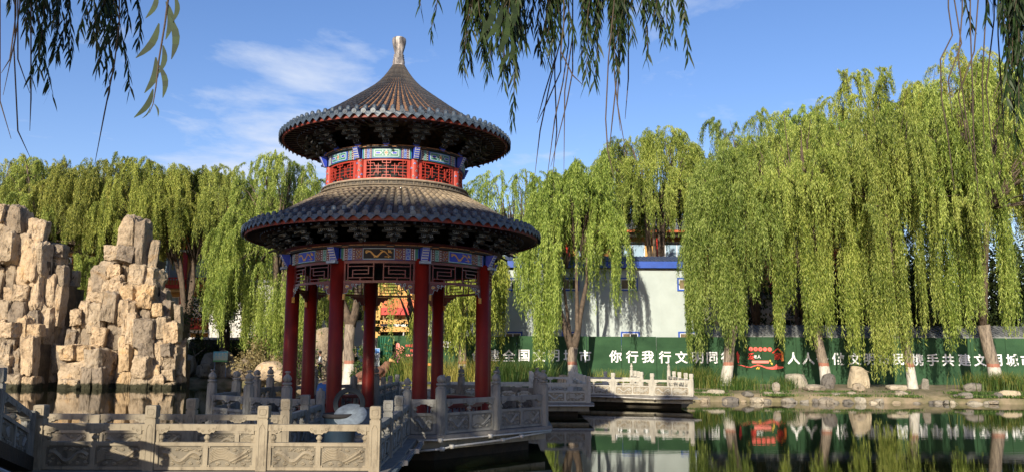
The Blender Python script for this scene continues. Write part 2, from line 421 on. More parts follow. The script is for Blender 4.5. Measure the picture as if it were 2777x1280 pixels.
# floor disc slightly raised
MB().lathe([(3.05,.565),(3.05,.60),(0.01,.60)], 48).build('floor', M['deckstone'], pav)
# ---- a bay helper
def painted_beam(r, z0, z1, a0, a1, dragon, alt):
    """curved painted beam between two columns, with raised painted fields"""
    mb = MB(); H = z1-z0
    MATS = [M['blue'], M['teal'], M['pale'], M['white'], M['gold'], M['brown'], M['dark'], M['bright_red']]
    BL, TE, PA, WH, GO, BR, DK, RE = range(8)
    n = 14; W_ = a1-a0; mid = (a0+a1)/2
    base, other = (BL, TE) if not alt else (TE, BL)
    mb.arc(r-.09, r, a0, a1, z0, z1, n, base)
    def field(u0, u1, v0, v1, d, m, k=2): mb.arc(r-.01, r+d, mid+u0*W_/2, mid+u1*W_/2, z0+v0*H, z0+v1*H, k, m)
    for s in (-1, 1):
        def f2(u0, u1, v0, v1, d, m, k=1):
            if s > 0: field(u0, u1, v0, v1, d, m, k)
            else: field(-u1, -u0, v0, v1, d, m, k)
        f2(.90, .97, 0, 1, .003, other); f2(.875, .895, 0, 1, .006, WH)
        f2(.79, .87, 0, 1, .003, BR); f2(.58, .66, 0, 1, .003, BR)
        for q in range(5):
            for uu in (.83, .62): f2(uu-.012, uu+.012, .1+q*.2-.04, .1+q*.2+.05, .007, WH)
        f2(.665, .785, 0, 1, .004, base); f2(.665, .672, 0, 1, .008, WH); f2(.778, .785, 0, 1, .008, WH)
        for (u0_, u1_, v0_, v1_) in ((.685,.765,.90,.95),(.685,.695,.55,.90),(.755,.765,.70,.90),(.705,.765,.66,.71),(.705,.712,.66,.8),(.70,.745,.53,.57),
                                     (.685,.765,.06,.11),(.755,.765,.11,.46),(.685,.695,.11,.30),(.685,.745,.30,.35),(.738,.745,.2,.35),(.70,.745,.42,.46)):
            f2(u0_, u1_, v0_, v1_, .008, PA)
        if dragon:
            f2(.40, .575, .02, .98, .003, BR)
            for (cu, cv) in ((.45,.3),(.53,.3),(.45,.7),(.53,.7)):
                for t in range(7):
                    an = t*PI/3.2
                    f2(cu+.026*math.cos(an)-.006, cu+.026*math.cos(an)+.006, cv+.15*math.sin(an)-.03, cv+.15*math.sin(an)+.03, .008, PA if (t+int(cu*100)) % 3 else GO)
    hw = .39 if dragon else .50
    if dragon:
        field(-hw, hw, .03, .97, .006, PA, 6); field(-hw+.015, hw-.015, .09, .91, .010, DK if not alt else BL, 6)
        # gold dragon: a winding body with legs and mane
        def dot(u, v, du, dv): mb.arc(r, r+.018, mid+(u-du)*W_/2, mid+(u+du)*W_/2, z0+(v-dv)*H, z0+(v+dv)*H, 1, GO)
        for i in range(40):
            t = i/39; u = -.30+.60*t; v = .48+.22*math.sin(t*3.4*PI+.3); th = .045*math.sin(PI*min(1, t*1.05+.05))+.03
            dot(u, v, .011, th)
        for (u, v, du, dv) in ((.27,.68,.035,.10),(.31,.60,.02,.05),(.24,.80,.012,.05),(.20,.25,.05,.025),(.25,.20,.012,.05),(-.05,.22,.045,.025),(-.10,.2,.01,.05),(-.28,.75,.03,.03),(-.31,.65,.012,.08),(.07,.78,.03,.025)):
            dot(u, v, du, dv)
    else:
        field(-hw-.06, hw+.06, .05, .95, .004, other if not alt else BL, 6)
        field(-hw, hw, .18, .82, .006, PA, 6); field(-hw+.03, hw-.03, .12, .88, .008, PA, 6); field(-hw+.05, hw-.05, .20, .80, .010, TE, 6)
        for s in (-1, 1):
            u0_, u1_ = sorted((s*.22, s*.42)); field(u0_, u1_, .36, .64, .014, WH, 2)
            u0_, u1_ = sorted((s*.24, s*.40)); field(u0_, u1_, .41, .59, .017, BL, 2)
            for (cu, cv) in ((.14,.32),(.14,.66),(.19,.5)):
                u0_, u1_ = sorted((s*(cu-.022), s*(cu+.022))); field(u0_, u1_, cv-.08, cv+.08, .015, PA, 1)
        field(-.07, .07, .36, .64, .014, WH); field(-.03, .03, .22, .78, .015, WH); field(-.05, .05, .42, .60, .018, RE); field(-.018, .018, .30, .70, .019, GO)
    return mb, MATS
def bay(k): return A8[k], A8[(k+1) % 8] + (2*PI if k == 7 else 0)
for k in range(8):
    a0, a1 = bay(k)
    mb, ms = painted_beam(2.76, 4.46, 4.75, a0+.035, a1-.035, True, k % 2 == 0)
    mb.build('painted_beam', ms, pav)
    mb, ms = painted_beam(1.90, 7.17, 7.44, a0+.045, a1-.045, False, k % 2 == 0)
    mb.build('painted_beam', ms, pav)
# gold cornice with a key pattern
def cornice(r, z0, z1, name):
    mb = MB(); mb.arc(r-.12, r, 0, 2*PI, z0, z1, 96, 0)
    n = 96
    for i in range(n):
        a = 2*PI*i/n; h = z1-z0
        v = .72 if i % 6 < 4 else (.25 if i % 2 else .72)
        mb.arc(r, r+.012, a+.004, a+2*PI/n-.004, z0+(v-.14)*h, z0+(v+.14)*h, 1, 1)
    return mb.build(name, [M['dark'], M['trim']], pav)
cornice(2.86, 4.755, 4.83, 'cornice'); cornice(1.99, 7.443, 7.51, 'cornice')
# beam heads: blue cloud shaped ends that stick out over every column
def beam_head(r, z1, h, w, out):
    mb = MB(); steps = 5
    prof = [(0,0),(0,-h)]
    for i in range(steps):
        t = i/steps; x0 = out*(.35+.65*t); z0 = -h*(1-t)
        prof += [(x0, z0), (x0+out*.07, z0+h/steps*.75)]
    prof += [(out*1.05, 0)]
    n = len(prof)
    for (hw_, sc_, mi) in ((w/2, 1.0, 0), (w/2+.006, .93, 1)):
        pr = [(x*sc_ if mi else x, z) for x, z in prof]
        vs = [(-hw_, -r-x, z1+z) for x, z in pr]+[(hw_, -r-x, z1+z) for x, z in pr]
        fs = [tuple(range(n)), tuple(n+i for i in range(n))[::-1]]+[((i+1) % n, i, n+i, n+(i+1) % n) for i in range(n)]
        mb.add(vs, fs, 1 if mi == 0 else 0)
    for i in range(steps):                  # white rolls on the front edge
        t = i/steps
        mb.box((0, -r-out*(.40+.65*t), z1-h*(1-t)+h/steps*.5), (w*.9, .02, h/steps*.45), 0, 0)
    return mb.mesh('beam_head', [M['blue'], M['white']])
bh1 = beam_head(2.80, 4.755, .30, .17, .26); bh2 = beam_head(1.93, 7.443, .27, .13, .20)
for a in A8:
    put('beam_head', bh1, pav, (0,0,0), a); put('beam_head', bh2, pav, (0,0,0), a)
# hanging lattice under the lower beam
for k in range(8):
    a0, a1 = bay(k); mb = MB(); r = 2.70; g0, g1 = a0+.062, a1-.062
    mb.arc(r-.05, r+.01, g0, g1, 4.385, 4.455, 8); mb.arc(r-.04, r+.015, g0, g1, 3.905, 3.965, 8)
    for (g, wd) in ((g0, .02), (g1-.02, .02)): mb.arc(r-.04, r, g, g+wd, 3.70, 4.385, 1)
    W_ = g1-g0
    def bar(u0, u1, v0, v1): mb.arc(r-.025, r-.002, g0+u0*W_, g0+u1*W_, 3.965+v0*.42, 3.965+v1*.42, 3 if u1-u0 > .1 else 1)
    for o_ in (0, .5):
        for (u0, u1, v0, v1) in ((.06,.075,0,1),(.425,.44,0,1),(.06,.44,.14,.19),(.06,.44,.80,.85),(.13,.37,.36,.41),(.13,.37,.58,.63),(.13,.145,.19,.58),(.355,.37,.41,.80),(.24,.255,0,.14)):
            bar(u0+o_ if o_ == 0 else 1-(u1), u1 if o_ == 0 else 1-(u0), v0, v1)
    mb.build('hanging_lattice', M['red'] if k in (7, 0, 6) else M['red'], pav)
# carved scroll brackets below the lattice, by each column
def scroll(sgn):
    mb = MB()
    pts = [(0,0),(.46,0),(.42,-.05),(.36,-.03),(.33,-.10),(.26,-.07),(.22,-.17),(.14,-.13),(.10,-.24),(0,-.26)]
    mb.plate([(sgn*x, z) for x, z in pts], -.03, .0, 0)
    for cx, cz, rr in ((.10,-.09,.06),(.24,-.05,.04),(.34,-.035,.025)):
        mb.tube([(sgn*(cx+rr*math.cos(t*.8)*(1-t*.08)), -.035, cz+rr*math.sin(t*.8)*(1-t*.08)) for t in range(9)], .007, 4, 1, False)
    mb.tube([(sgn*x, -.033, z) for x, z in pts[1:]], .007, 4, 1, False)
    mb.box((sgn*.10, -.034, -.08), (.09,.008,.05), 0, 2)
    mb.box((sgn*.02, -.02, -.33), (.06,.06,.14), 0, 2)
    return mb.mesh('scroll_bracket', [M['brown'], M['pale'], M['gold']])
sb = {s: scroll(s) for s in (-1, 1)}
for a in A8:
    for s in (-1, 1):
        aa = a + s*.085
        # placed at the column, turned along the chord of its bay
        p = pc(2.69, a + s*.068, 3.90); put('scroll_bracket', sb[s], pav, p, a + s*.16)
# seats between the columns, open in front and behind
for k in range(8):
    if k == 7 or k == 3: continue
    a0, a1 = bay(k); g0, g1 = a0+.075, a1-.075; mb = MB()
    mb.arc(2.50, 2.86, g0, g1, .96, 1.015, 6)
    mb.arc(2.76, 2.80, g0, g1, .66, .70, 6); mb.arc(2.76, 2.80, g0, g1, .90, .96, 6)
    W_ = g1-g0
    for i in range(9): mb.arc(2.765, 2.795, g0+W_*i/8.2, g0+W_*i/8.2+.012, .60, .96, 1)
    for i in range(4): mb.arc(2.765, 2.79, g0+W_*(.12+.25*i), g0+W_*(.22+.25*i), .77, .80, 1)
    mb.build('bench_seat', M['red'], pav)
# ceiling, upper drum floor
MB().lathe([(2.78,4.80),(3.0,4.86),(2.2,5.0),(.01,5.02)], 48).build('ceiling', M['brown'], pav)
# painted inside face of the beams (seen dark against the light)
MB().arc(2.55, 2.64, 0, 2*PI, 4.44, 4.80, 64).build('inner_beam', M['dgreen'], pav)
# bracket sets
def bracket_set(s):
    mb = MB()
    for k in range(4):
        y = -(.05+.15*k)*s; z = (.05+.105*k)*s; wd = (.10+.115*k)*s
        mb.box((0, y, z), (wd*1.7, .06*s, .06*s), 0, 0)
        mb.box((0, y-.05*s, z), (.07*s, .22*s, .06*s), 0, 1)
        nc = k+1
        for i in range(-nc, nc+1, 2 if k < 1 else 1):
            if abs(i) > 3: continue
            x = i*wd*.28*(3/(nc+2)) if nc else 0
            r_ = .055*s
            mb.box((x, y-.035*s, z+.055*s), (.07*s, .05*s, .04*s), 0, 0)
            mb.tube([(x-r_, y-.07*s, z+.075*s), (x-r_*.9, y-.07*s, z+.035*s), (x-r_*.3, y-.07*s, z+.008*s), (x+r_*.3, y-.07*s, z+.008*s), (x+r_*.9, y-.07*s, z+.035*s), (x+r_, y-.07*s, z+.075*s), (x-r_, y-.07*s, z+.075*s)], .0065*s+.001, 3, 2, False)
    for q in (0, 1):                        # down-pointing beak of each level
        mb.beam((0, -.36*s-.12*q*s, (.14+.12*q)*s), (0, -.56*s-.08*q*s, (.06+.13*q)*s), .05*s, .045*s, 0)
    mb.plate([(-.10*s,.05*s),(.10*s,.05*s),(.05*s,-.05*s),(-.05*s,-.05*s)], -.05*s, 0, 3)
    return mb.mesh('bracket_set', [M['dgreen'], M['dark'], M['line'], M['blue']])
b1 = bracket_set(1.02); b2 = bracket_set(.98)
for i in range(24):
    a = PHI + 2*PI*i/24; put('bracket_set', b1, pav, pc(2.80, a, 4.83), a)
for i in range(16):
    a = PHI + 2*PI*(i+.5 if False else i)/16; put('bracket_set', b2, pav, pc(1.95, a, 7.52), a)
# eaves: soffit, rafters, fascia
def eave(r_in, z_in, r_out, z_out, nraf, tag_):
    mb = MB()
    n = 96
    prof = [(r_in, z_in), (r_out*.62+r_in*.38, (z_in*.45+z_out*.55)+.02), (r_out-.06, z_out+.10), (r_out-.06, z_out+.13), (r_in, z_in+.25)]
    vs = []; fs = []
    for (r, z) in prof:
        for k in range(n): vs.append(pc(r, 2*PI*k/n, z))
    for i in range(len(prof)-1):
        for k in range(n): fs.append((i*n+k, (i+1)*n+k, (i+1)*n+(k+1) % n, i*n+(k+1) % n))
    mb.add(vs, fs); mb.build('eave_soffit', M['underside'], pav)
    mb = MB()
    for i in range(nraf):
        a = 2*PI*i/nraf
        rm = r_in*.45+r_out*.55; zm = z_in*.5+z_out*.5
        mb.beam(pc(r_in+.15, a, z_in-.01), pc(rm+.12, a, zm-.01), .055, .06, 0)
        mb.beam(pc(rm-.2, a, zm+.04), pc(r_out-.07, a, z_out+.05), .05, .055, 0)
        p = Vector(pc(r_out-.063, a, z_out+.052)); mb.box(p, (.05,.012,.05), a, 1)
        p = Vector(pc(rm+.125, a, zm-.01)); mb.box(p, (.055,.012,.055), a, 1)
    mb.build('rafters', [M['underside'], M['rafterend']], pav)
    MB().arc(r_out-.05, r_out, 0, 2*PI, z_out, z_out+.10, 128).build('fascia', M['fascia'], pav)
eave(2.80, 5.30, 3.95, 5.225, 96, 'l'); eave(1.95, 8.02, 3.11, 7.905, 80, 'u')
# tiled roofs of revolution with ribs
def roof(prof, nrib, rad0, rad1, mat_t, mat_g, name, lift):
    mb = MB(); n = nrib*2; vs = []; fs = []
    for (r, z) in prof:
        for k in range(n): vs.append(pc(r, 2*PI*k/n, z))
    for i in range(len(prof)-1):
        for k in range(n): fs.append((i*n+k, i*n+(k+1) % n, (i+1)*n+(k+1) % n, (i+1)*n+k))
    # courses of flat tiles
    mb.add(vs, fs); mb.build(name+'_pan', mat_g, pav)
    mb = MB(); P = [Vector((r, z)) for r, z in prof]
    # resample the profile to even tile lengths
    L = [0]
    for i in range(1, len(P)): L.append(L[-1]+(P[i]-P[i-1]).length)
    nt_ = int(L[-1]/.21)
    def samp(s):
        for i in range(1, len(P)):
            if s <= L[i]+1e-9: t = (s-L[i-1])/(L[i]-L[i-1]); return P[i-1].lerp(P[i], t)
        return P[-1]
    r_out = prof[0][0]
    for k in range(nrib):
        a = 2*PI*(k+.5)/nrib; j = rnd.uniform(-.005,.005)
        for t in range(nt_):
            p, q = samp(L[-1]*t/nt_), samp(L[-1]*(t+1)/nt_)
            ra = lambda r: rad1+(rad0-rad1)*min(1, (r/r_out)**.8)
            w0, w1 = ra(p.x)*1.06, ra(q.x)*.93
            ring = []
            for (c_, w_) in ((p, w0), (q, w1)):
                for h in range(6):
                    th = PI*h/5
                    off = w_*math.cos(th); up = w_*math.sin(th)*1.05
                    d = (P[0]-P[1]).normalized() if t == 0 else (samp(L[-1]*max(0, t-1)/nt_)-q).normalized()
                    nx, nz = -d.y, d.x
                    if nz < 0: nx, nz = -nx, -nz
                    r_ = c_.x+nx*up; z_ = c_.y+nz*up
                    x_, y_, _ = pc(r_, a+j, 0)
                    ring.append((x_+off*math.cos(a), y_+off*math.sin(a), z_))
            fs_ = [(h, h+1, 7+h, 6+h) for h in range(5)] + [(0,1,2,3,4,5)]
            mb.add(ring, fs_)
    mb.build(name+'_ribs', mat_t, pav, True)
    # round caps and pointed drip tiles along the eave
    mb = MB(); r0, z0 = prof[0]
    for k in range(nrib):
        a = 2*PI*(k+.5)/nrib; rr = rad0*1.12
        vs = []
        for (dy, s_) in ((.0, 1), (.035, 1), (-.16, .96)):
            for h in range(12):
                th = 2*PI*h/12; x_, y_, _ = pc(r0+dy+.02, a, 0); off = rr*s_*math.cos(th)
                vs.append((x_+off*math.cos(a), y_+off*math.sin(a), z0+rr*.35+rr*s_*math.sin(th)+(.07 if dy < 0 else 0)))
        fs = [(h, (h+1) % 12, 12+(h+1) % 12, 12+h) for h in range(12)] + [(24+h, 24+(h+1) % 12, (h+1) % 12, h) for h in range(12)] + [tuple(12+h for h in range(12))]
        mb.add(vs, fs)
        # raised boss
        x_, y_, _ = pc(r0+.06, a, 0); mb.box((x_, y_, z0+rr*.35), (rr*.7, .012, rr*.7), a)
        # small upright nail cap on the rib
        x_, y_, _ = pc(r0-.13, a, 0); mb.lathe([(rr*.86, -.03),(rr*.90,.02),(rr*.86,.07),(rr*.62,.11),(.005,.128)], 10, (x_, y_, z0+.075+lift))
        a2 = a+PI/nrib; wd = PI*r0/nrib*.98
        pts = [(-wd*.92,.012),(-wd*.95,-.04),(-wd*.45,-.095),(0,-.15),(wd*.45,-.095),(wd*.95,-.04),(wd*.92,.012)]
        vs = []
        for dy in (.03, .012):
            for (x, z) in pts:
                X_, Y_, _ = pc(r0+dy+(.03 if z < -.02 else 0), a2, 0); vs.append((X_+x*math.cos(a2), Y_+x*math.sin(a2), z0+z+.01))
        m_ = len(pts)
        fs = [tuple(range(m_))[::-1], tuple(m_+i for i in range(m_))] + [(i, (i+1) % m_, m_+(i+1) % m_, m_+i) for i in range(m_)]
        mb.add(vs, fs)
    mb.build('eave_tiles', M['tile_end'], pav)
low = [(3.98,5.37),(3.7,5.49),(3.4,5.63),(3.1,5.79),(2.8,5.97),(2.5,6.14),(2.25,6.28),(2.05,6.37)]
up = [(3.14,8.03),(2.9,8.12),(2.6,8.28),(2.25,8.49),(1.9,8.72),(1.6,8.93),(1.28,9.17),(.97,9.40),(.69,9.62),(.47,9.84),(.31,10.06),(.17,10.30)]
roof(low, 92, .062, .05, M['tile_low'], M['gutter_low'], 'lower_roof', .03)
roof(up, 84, .058, .006, M['tile_up'], M['gutter'], 'upper_roof', .03)
# molding that carries the upper drum
mb = MB()
for (r, z0, z1, m) in ((2.12,6.36,6.40,0),(2.06,6.40,6.445,0),(2.10,6.445,6.475,0),(1.99,6.475,6.57,1),(2.03,6.57,6.60,0),(2.0,6.60,6.63,2)):
    mb.arc(1.6, r, 0, 2*PI, z0, z1-.002, 96, m)
for i in range(56):
    a = 2*PI*i/56; mb.arc(1.98, 2.012, a, a+.012, 6.478, 6.566, 1, 0)
    mb.arc(1.98, 2.004, a+.03, a+.085, 6.50, 6.515, 1, 0); mb.arc(1.98, 2.004, a+.045, a+.06, 6.515, 6.55, 1, 0)
mb.build('drum_molding', [M['mold'], M['mold_dark'], M['mold_lip']], pav)
# upper columns with cloud medallions
mb = MB().lathe([(.105,6.632),(.105,7.17)], 16, (0,0,0), 0)
def cloud(a, z, s, m):
    for (da, dz, q) in ((-.35,0,1),(.35,0,1),(0,.5,1.1),(0,-.05,1.0),(.75,-.3,.6),(-.75,-.3,.6)):
        for (k_, mm, dd) in ((1.0, 3, .004), (.66, m, .008)):
            aa = a+da*s/.105; n_ = 8; c_ = Vector((math.sin(aa)*(.105+dd), -math.cos(aa)*(.105+dd), z+dz*s))
            t_ = Vector((math.cos(aa), math.sin(aa), 0)); u_ = Vector((0,0,1)); rr = s*.5*q*k_
            o_ = Vector((math.sin(aa), -math.cos(aa), 0))*.004*(q*2+k_)
            mb.add([c_+o_+t_*rr*math.cos(2*PI*i/n_)+u_*rr*math.sin(2*PI*i/n_) for i in range(n_)], [tuple(range(n_))], mm)
k = 0
for z, aa in ((6.72,-.5),(6.76,.9),(6.86,.25),(6.93,-.95),(6.98,.75),(7.05,-.2),(7.12,.5),(6.68,.35)):
    cloud(aa, z, .030, 1 if k % 2 else 2); k += 1
uc = mb.mesh('upper_column', [M['bright_red'], M['blue'], M['dgreen'], M['white']])
for a in A8: put('upper_column', uc, pav, pc(1.83, a, 0), a)
# fretwork panels of the drum
for k in range(8):
    a0, a1 = bay(k); g0, g1 = a0+.062, a1-.062; mb = MB(); r = 1.86; Z0, Z1 = 6.632, 7.165
    mb.arc(r-.05, r, g0, g1, Z0, Z0+.045, 8); mb.arc(r-.05, r, g0, g1, Z1-.045, Z1, 8)
    mb.arc(r-.05, r, g0, g0+.045, Z0+.045, Z1-.045, 1); mb.arc(r-.05, r, g1-.045, g1, Z0+.045, Z1-.045, 1)
    W_ = g1-g0-.09; H = Z1-Z0-.09; b0 = g0+.045; t = .008
    def hb(u0, u1, v): mb.arc(r-.035, r-.008, b0+u0*W_, b0+u1*W_, Z0+.045+v*H-t, Z0+.045+v*H+t, max(1, int((u1-u0)*8)))
    def vb(u, v0, v1): mb.arc(r-.034, r-.007, b0+u*W_-t/r, b0+u*W_+t/r, Z0+.045+v0*H, Z0+.045+v1*H, 1)
    hb(0, 1, .5)
    for u in (.1,.3,.5,.7,.9): vb(u, .0 if u in (.1,.5,.9) else .16, 1 if u in (.1,.5,.9) else .84)
    for v in (.30,.70):
        hb(0,.16,v); hb(.22,.38,v); hb(.44,.56,v); hb(.62,.78,v); hb(.84,1,v)
    for v, v2 in ((.14,.30),(.86,.70)):
        hb(.04,.2,v); hb(.40,.60,v); hb(.80,.96,v); hb(.2,.36,v2+(.0))
        vb(.04,*sorted((0 if v < .5 else 1, v))); vb(.2,*sorted((v, v2))); vb(.40,*sorted((0 if v < .5 else 1, v)))
        vb(.60,*sorted((0 if v < .5 else 1, v))); vb(.8,*sorted((v, v2))); vb(.96,*sorted((0 if v < .5 else 1, v)))
        hb(.64,.8,v2); vb(.25,*sorted((v2,.5))); vb(.75,*sorted((v2,.5)))
    mb.build('fretwork_panel', M['lattice_red'] if False else M['bright_red'], pav)
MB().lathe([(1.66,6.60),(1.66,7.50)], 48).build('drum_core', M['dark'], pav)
# finial
fin = MB().lathe([(.19,10.27),(.185,10.31),(.17,10.33),(.175,10.42),(.16,10.45),(.165,10.49),(.13,10.52),(.155,10.55),(.125,10.585),(.15,10.61),(.12,10.64),(.135,10.72),(.165,10.84),(.19,10.95),(.20,11.04),(.19,11.10),(.15,11.13),(.12,11.125),(.01,11.12)], 28)
fin.build('finial', M['finial'], pav, True)
# small floodlight bodies on the column heads
fl = MB(); fl.box((0,-.09,0), (.26,.14,.06)); fl.box((0,-.02,.03), (.10,.06,.06))
flm = fl.mesh('floodlight', M['line'])
for k in (7, 0, 1, 6):
    put('floodlight', flm, pav, pc(2.86, A8[k], 4.40), A8[k])

# ------------------------------------------------------------------ balustrades
def relief(mb, x0, x1, z0, z1, y, kind, m=0):
    """low carved figures: clouds, waves and a winding body, inside a recessed field"""
    W_, H = x1-x0, z1-z0; r_ = .010
    def tb(pts, r=r_): mb.tube([(x0+u*W_, y, z0+v*H) for u, v in pts], r*1.25, 4, m, False)
    def spiral(cu, cv, s, tn=1.6, k=1):
        tb([(cu+s*(1-t/12)*math.cos(k*t*tn*2*PI/12), cv+s*1.5*(1-t/12)*math.sin(k*t*tn*2*PI/12)) for t in range(12)])
    q_ = random.Random(int(x0*977)+kind)
    if kind == 0:        # phoenix: flowing tail lines, spread wing, head with a crest
        for j in range(7):
            tb([(.04+.60*t/12, .16+.085*j+.26*math.sin(PI*t/12*(1.05+.03*j))*(1-.35*t/12)) for t in range(13)], .0125)
        tb([(.50+.40*t/8, .22+.55*(t/8)**1.3) for t in range(9)], .024); tb([(.56+.36*t/8, .14+.40*(t/8)) for t in range(9)], .015)
        for q in range(8): tb([(.50+.045*q, .42+.055*q), (.56+.045*q, .30+.06*q), (.62+.04*q, .30+.06*q)], .012)
        tb([(.88,.80),(.93,.86),(.97,.80),(.92,.74)], .014); tb([(.86,.84),(.82,.93),(.76,.92)], .010)
        for (u, v, r2) in ((.14,.84,.055),(.40,.87,.065),(.60,.86,.05),(.22,.10,.06),(.44,.10,.05),(.80,.12,.055),(.93,.42,.04)): spiral(u, v, r2, 1.6, q_.choice((1,-1)))
    else:                # dragon: winding scaled body between clouds
        for off, rr in ((0,.026),(.085,.012),(-.085,.012)):
            tb([(.08+.86*t/24, .45+off+.24*math.sin(1.0+t/24*2.6*PI)) for t in range(25)], rr)
        for t in range(1, 24): u = .08+.86*t/24; v = .45+.24*math.sin(1.0+t/24*2.6*PI); tb([(u-.006, v-.07), (u+.006, v+.07)], .011)
        for (u, v) in ((.08,.74),(.13,.60),(.06,.50),(.16,.82),(.20,.70)): spiral(u, v, .035)
        for (u, v, r2) in ((.42,.87,.055),(.60,.86,.065),(.86,.84,.055),(.52,.12,.065),(.30,.12,.05),(.72,.14,.05),(.90,.18,.05),(.07,.16,.05)): spiral(u, v, r2, 1.5, q_.choice((1,-1)))
        for q in range(4): tb([(.70+.06*q,.58-.03*q),(.80+.04*q,.40-.02*q),(.85+.03*q,.42)], .013)
    for _ in range(10):
        u, v = q_.uniform(.05,.9), q_.uniform(.06,.92); tb([(u, v), (u+.04, v+q_.uniform(-.08,.08)), (u+.08, v)], .009)
PANELS = {}
def rail_panel_mesh(L, H, single=False, mat='marble', shear=0, key=None):
    k = (round(L, 2), H, single, mat, round(shear, 3))
    if k in PANELS: return PANELS[k]
    mb = MB(); slab = H*.60; hr = H*.14; T = .10
    st = .055
    # frame of the lower slab
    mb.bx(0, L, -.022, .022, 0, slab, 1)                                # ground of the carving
    mb.bx(0, L, -T/2, -.026, 0, .045); mb.bx(0, L, .026, T/2, 0, .045)
    mb.bx(0, L, -T/2, -.026, slab-.05, slab); mb.bx(0, L, .026, T/2, slab-.05, slab)
    nf = 1 if single else 2
    edges = [st+(L-2*st)*i/nf for i in range(nf+1)]
    for s_ in (-1, 1):
        y0, y1 = (-T/2, -.026) if s_ < 0 else (.026, T/2)
        mb.bx(0, st, y0, y1, .0455, slab-.0505); mb.bx(L-st, L, y0, y1, .0455, slab-.0505)
        for e in edges[1:-1]: mb.bx(e-.035, e+.035, y0, y1, .0455, slab-.0505)
    for i in range(nf):
        a, b = edges[i]+(.04 if i else .012), edges[i+1]-(.04 if i < nf-1 else .012)
        for yy in (-.029, .029):
            relief(mb, a, b, .06, slab-.065, yy, (i+1) % 2 if not single else 1)
            for (cx, cz) in ((a, .05), (b, .05), (a, slab-.055), (b, slab-.055)):
                mb.box((cx, yy*1.15, cz), (.05,.012,.04))
    # end stiles, handrail, balusters and cloud brackets
    mb.bx(0, st, -.04, .04, slab+.0005, H-hr); mb.bx(L-st, L, -.04, .04, slab+.0005, H-hr)
    mb.bx(0, L, -.055, .055, H-hr, H)
    vase = [(.030,0),(.036,.02),(.022,.04),(.045,.09),(.05,.12),(.03,.17),(.025,.20)]
    gap = H-hr-slab
    vase = [(r, z/.20*gap*.68) for r, z in vase]
    pos = [L/2] if not single else []
    for x in pos+[st+.012, L-st-.012]:
        mb.lathe(vase, 10, (x, 0, slab))
    for x, half in [(L/2, 0)]*(not single)+[(st, 1), (L-st, -1)]:
        pts = [(.02,-.32*gap),(.06,-.34*gap),(.085,-.2*gap),(.12,-.22*gap),(.15,-.06*gap),(.17,.30*gap),(.10,.45*gap)]
        right = [(x+u*.9, H-hr+v+.01) for u, v in pts]; left = [(x-u*.9, H-hr+v+.01) for u, v in pts]
        if half == 0: poly = right+left[::-1]
        elif half == 1: poly = [(x-.01, H-hr-.3*gap)]+right+[(x-.01, H-hr+.4*gap)]
        else: poly = [(x+.01, H-hr-.3*gap)]+left+[(x+.01, H-hr+.4*gap)]
        mb.plate(poly, -.062, .062)
        for sp in ((.05,-.12),(.11,.02)):
            for sg in ((1, -1) if half == 0 else (half,)):
                for yy in (-.065, .065):
                    cx, cz, rr = x+sg*sp[0], H-hr+sp[1]*gap+.02, .026
                    mb.tube([(cx+rr*(1-t/10)*math.cos(t*.95), yy, cz+rr*(1-t/10)*math.sin(t*.95)) for t in range(9)], .005, 3, None, False)
    if shear: mb.v = [(x, y, z+shear*x) for x, y, z in mb.v]
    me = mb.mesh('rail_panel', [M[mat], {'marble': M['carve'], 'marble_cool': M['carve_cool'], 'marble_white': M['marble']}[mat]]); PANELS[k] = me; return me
POSTS = {}
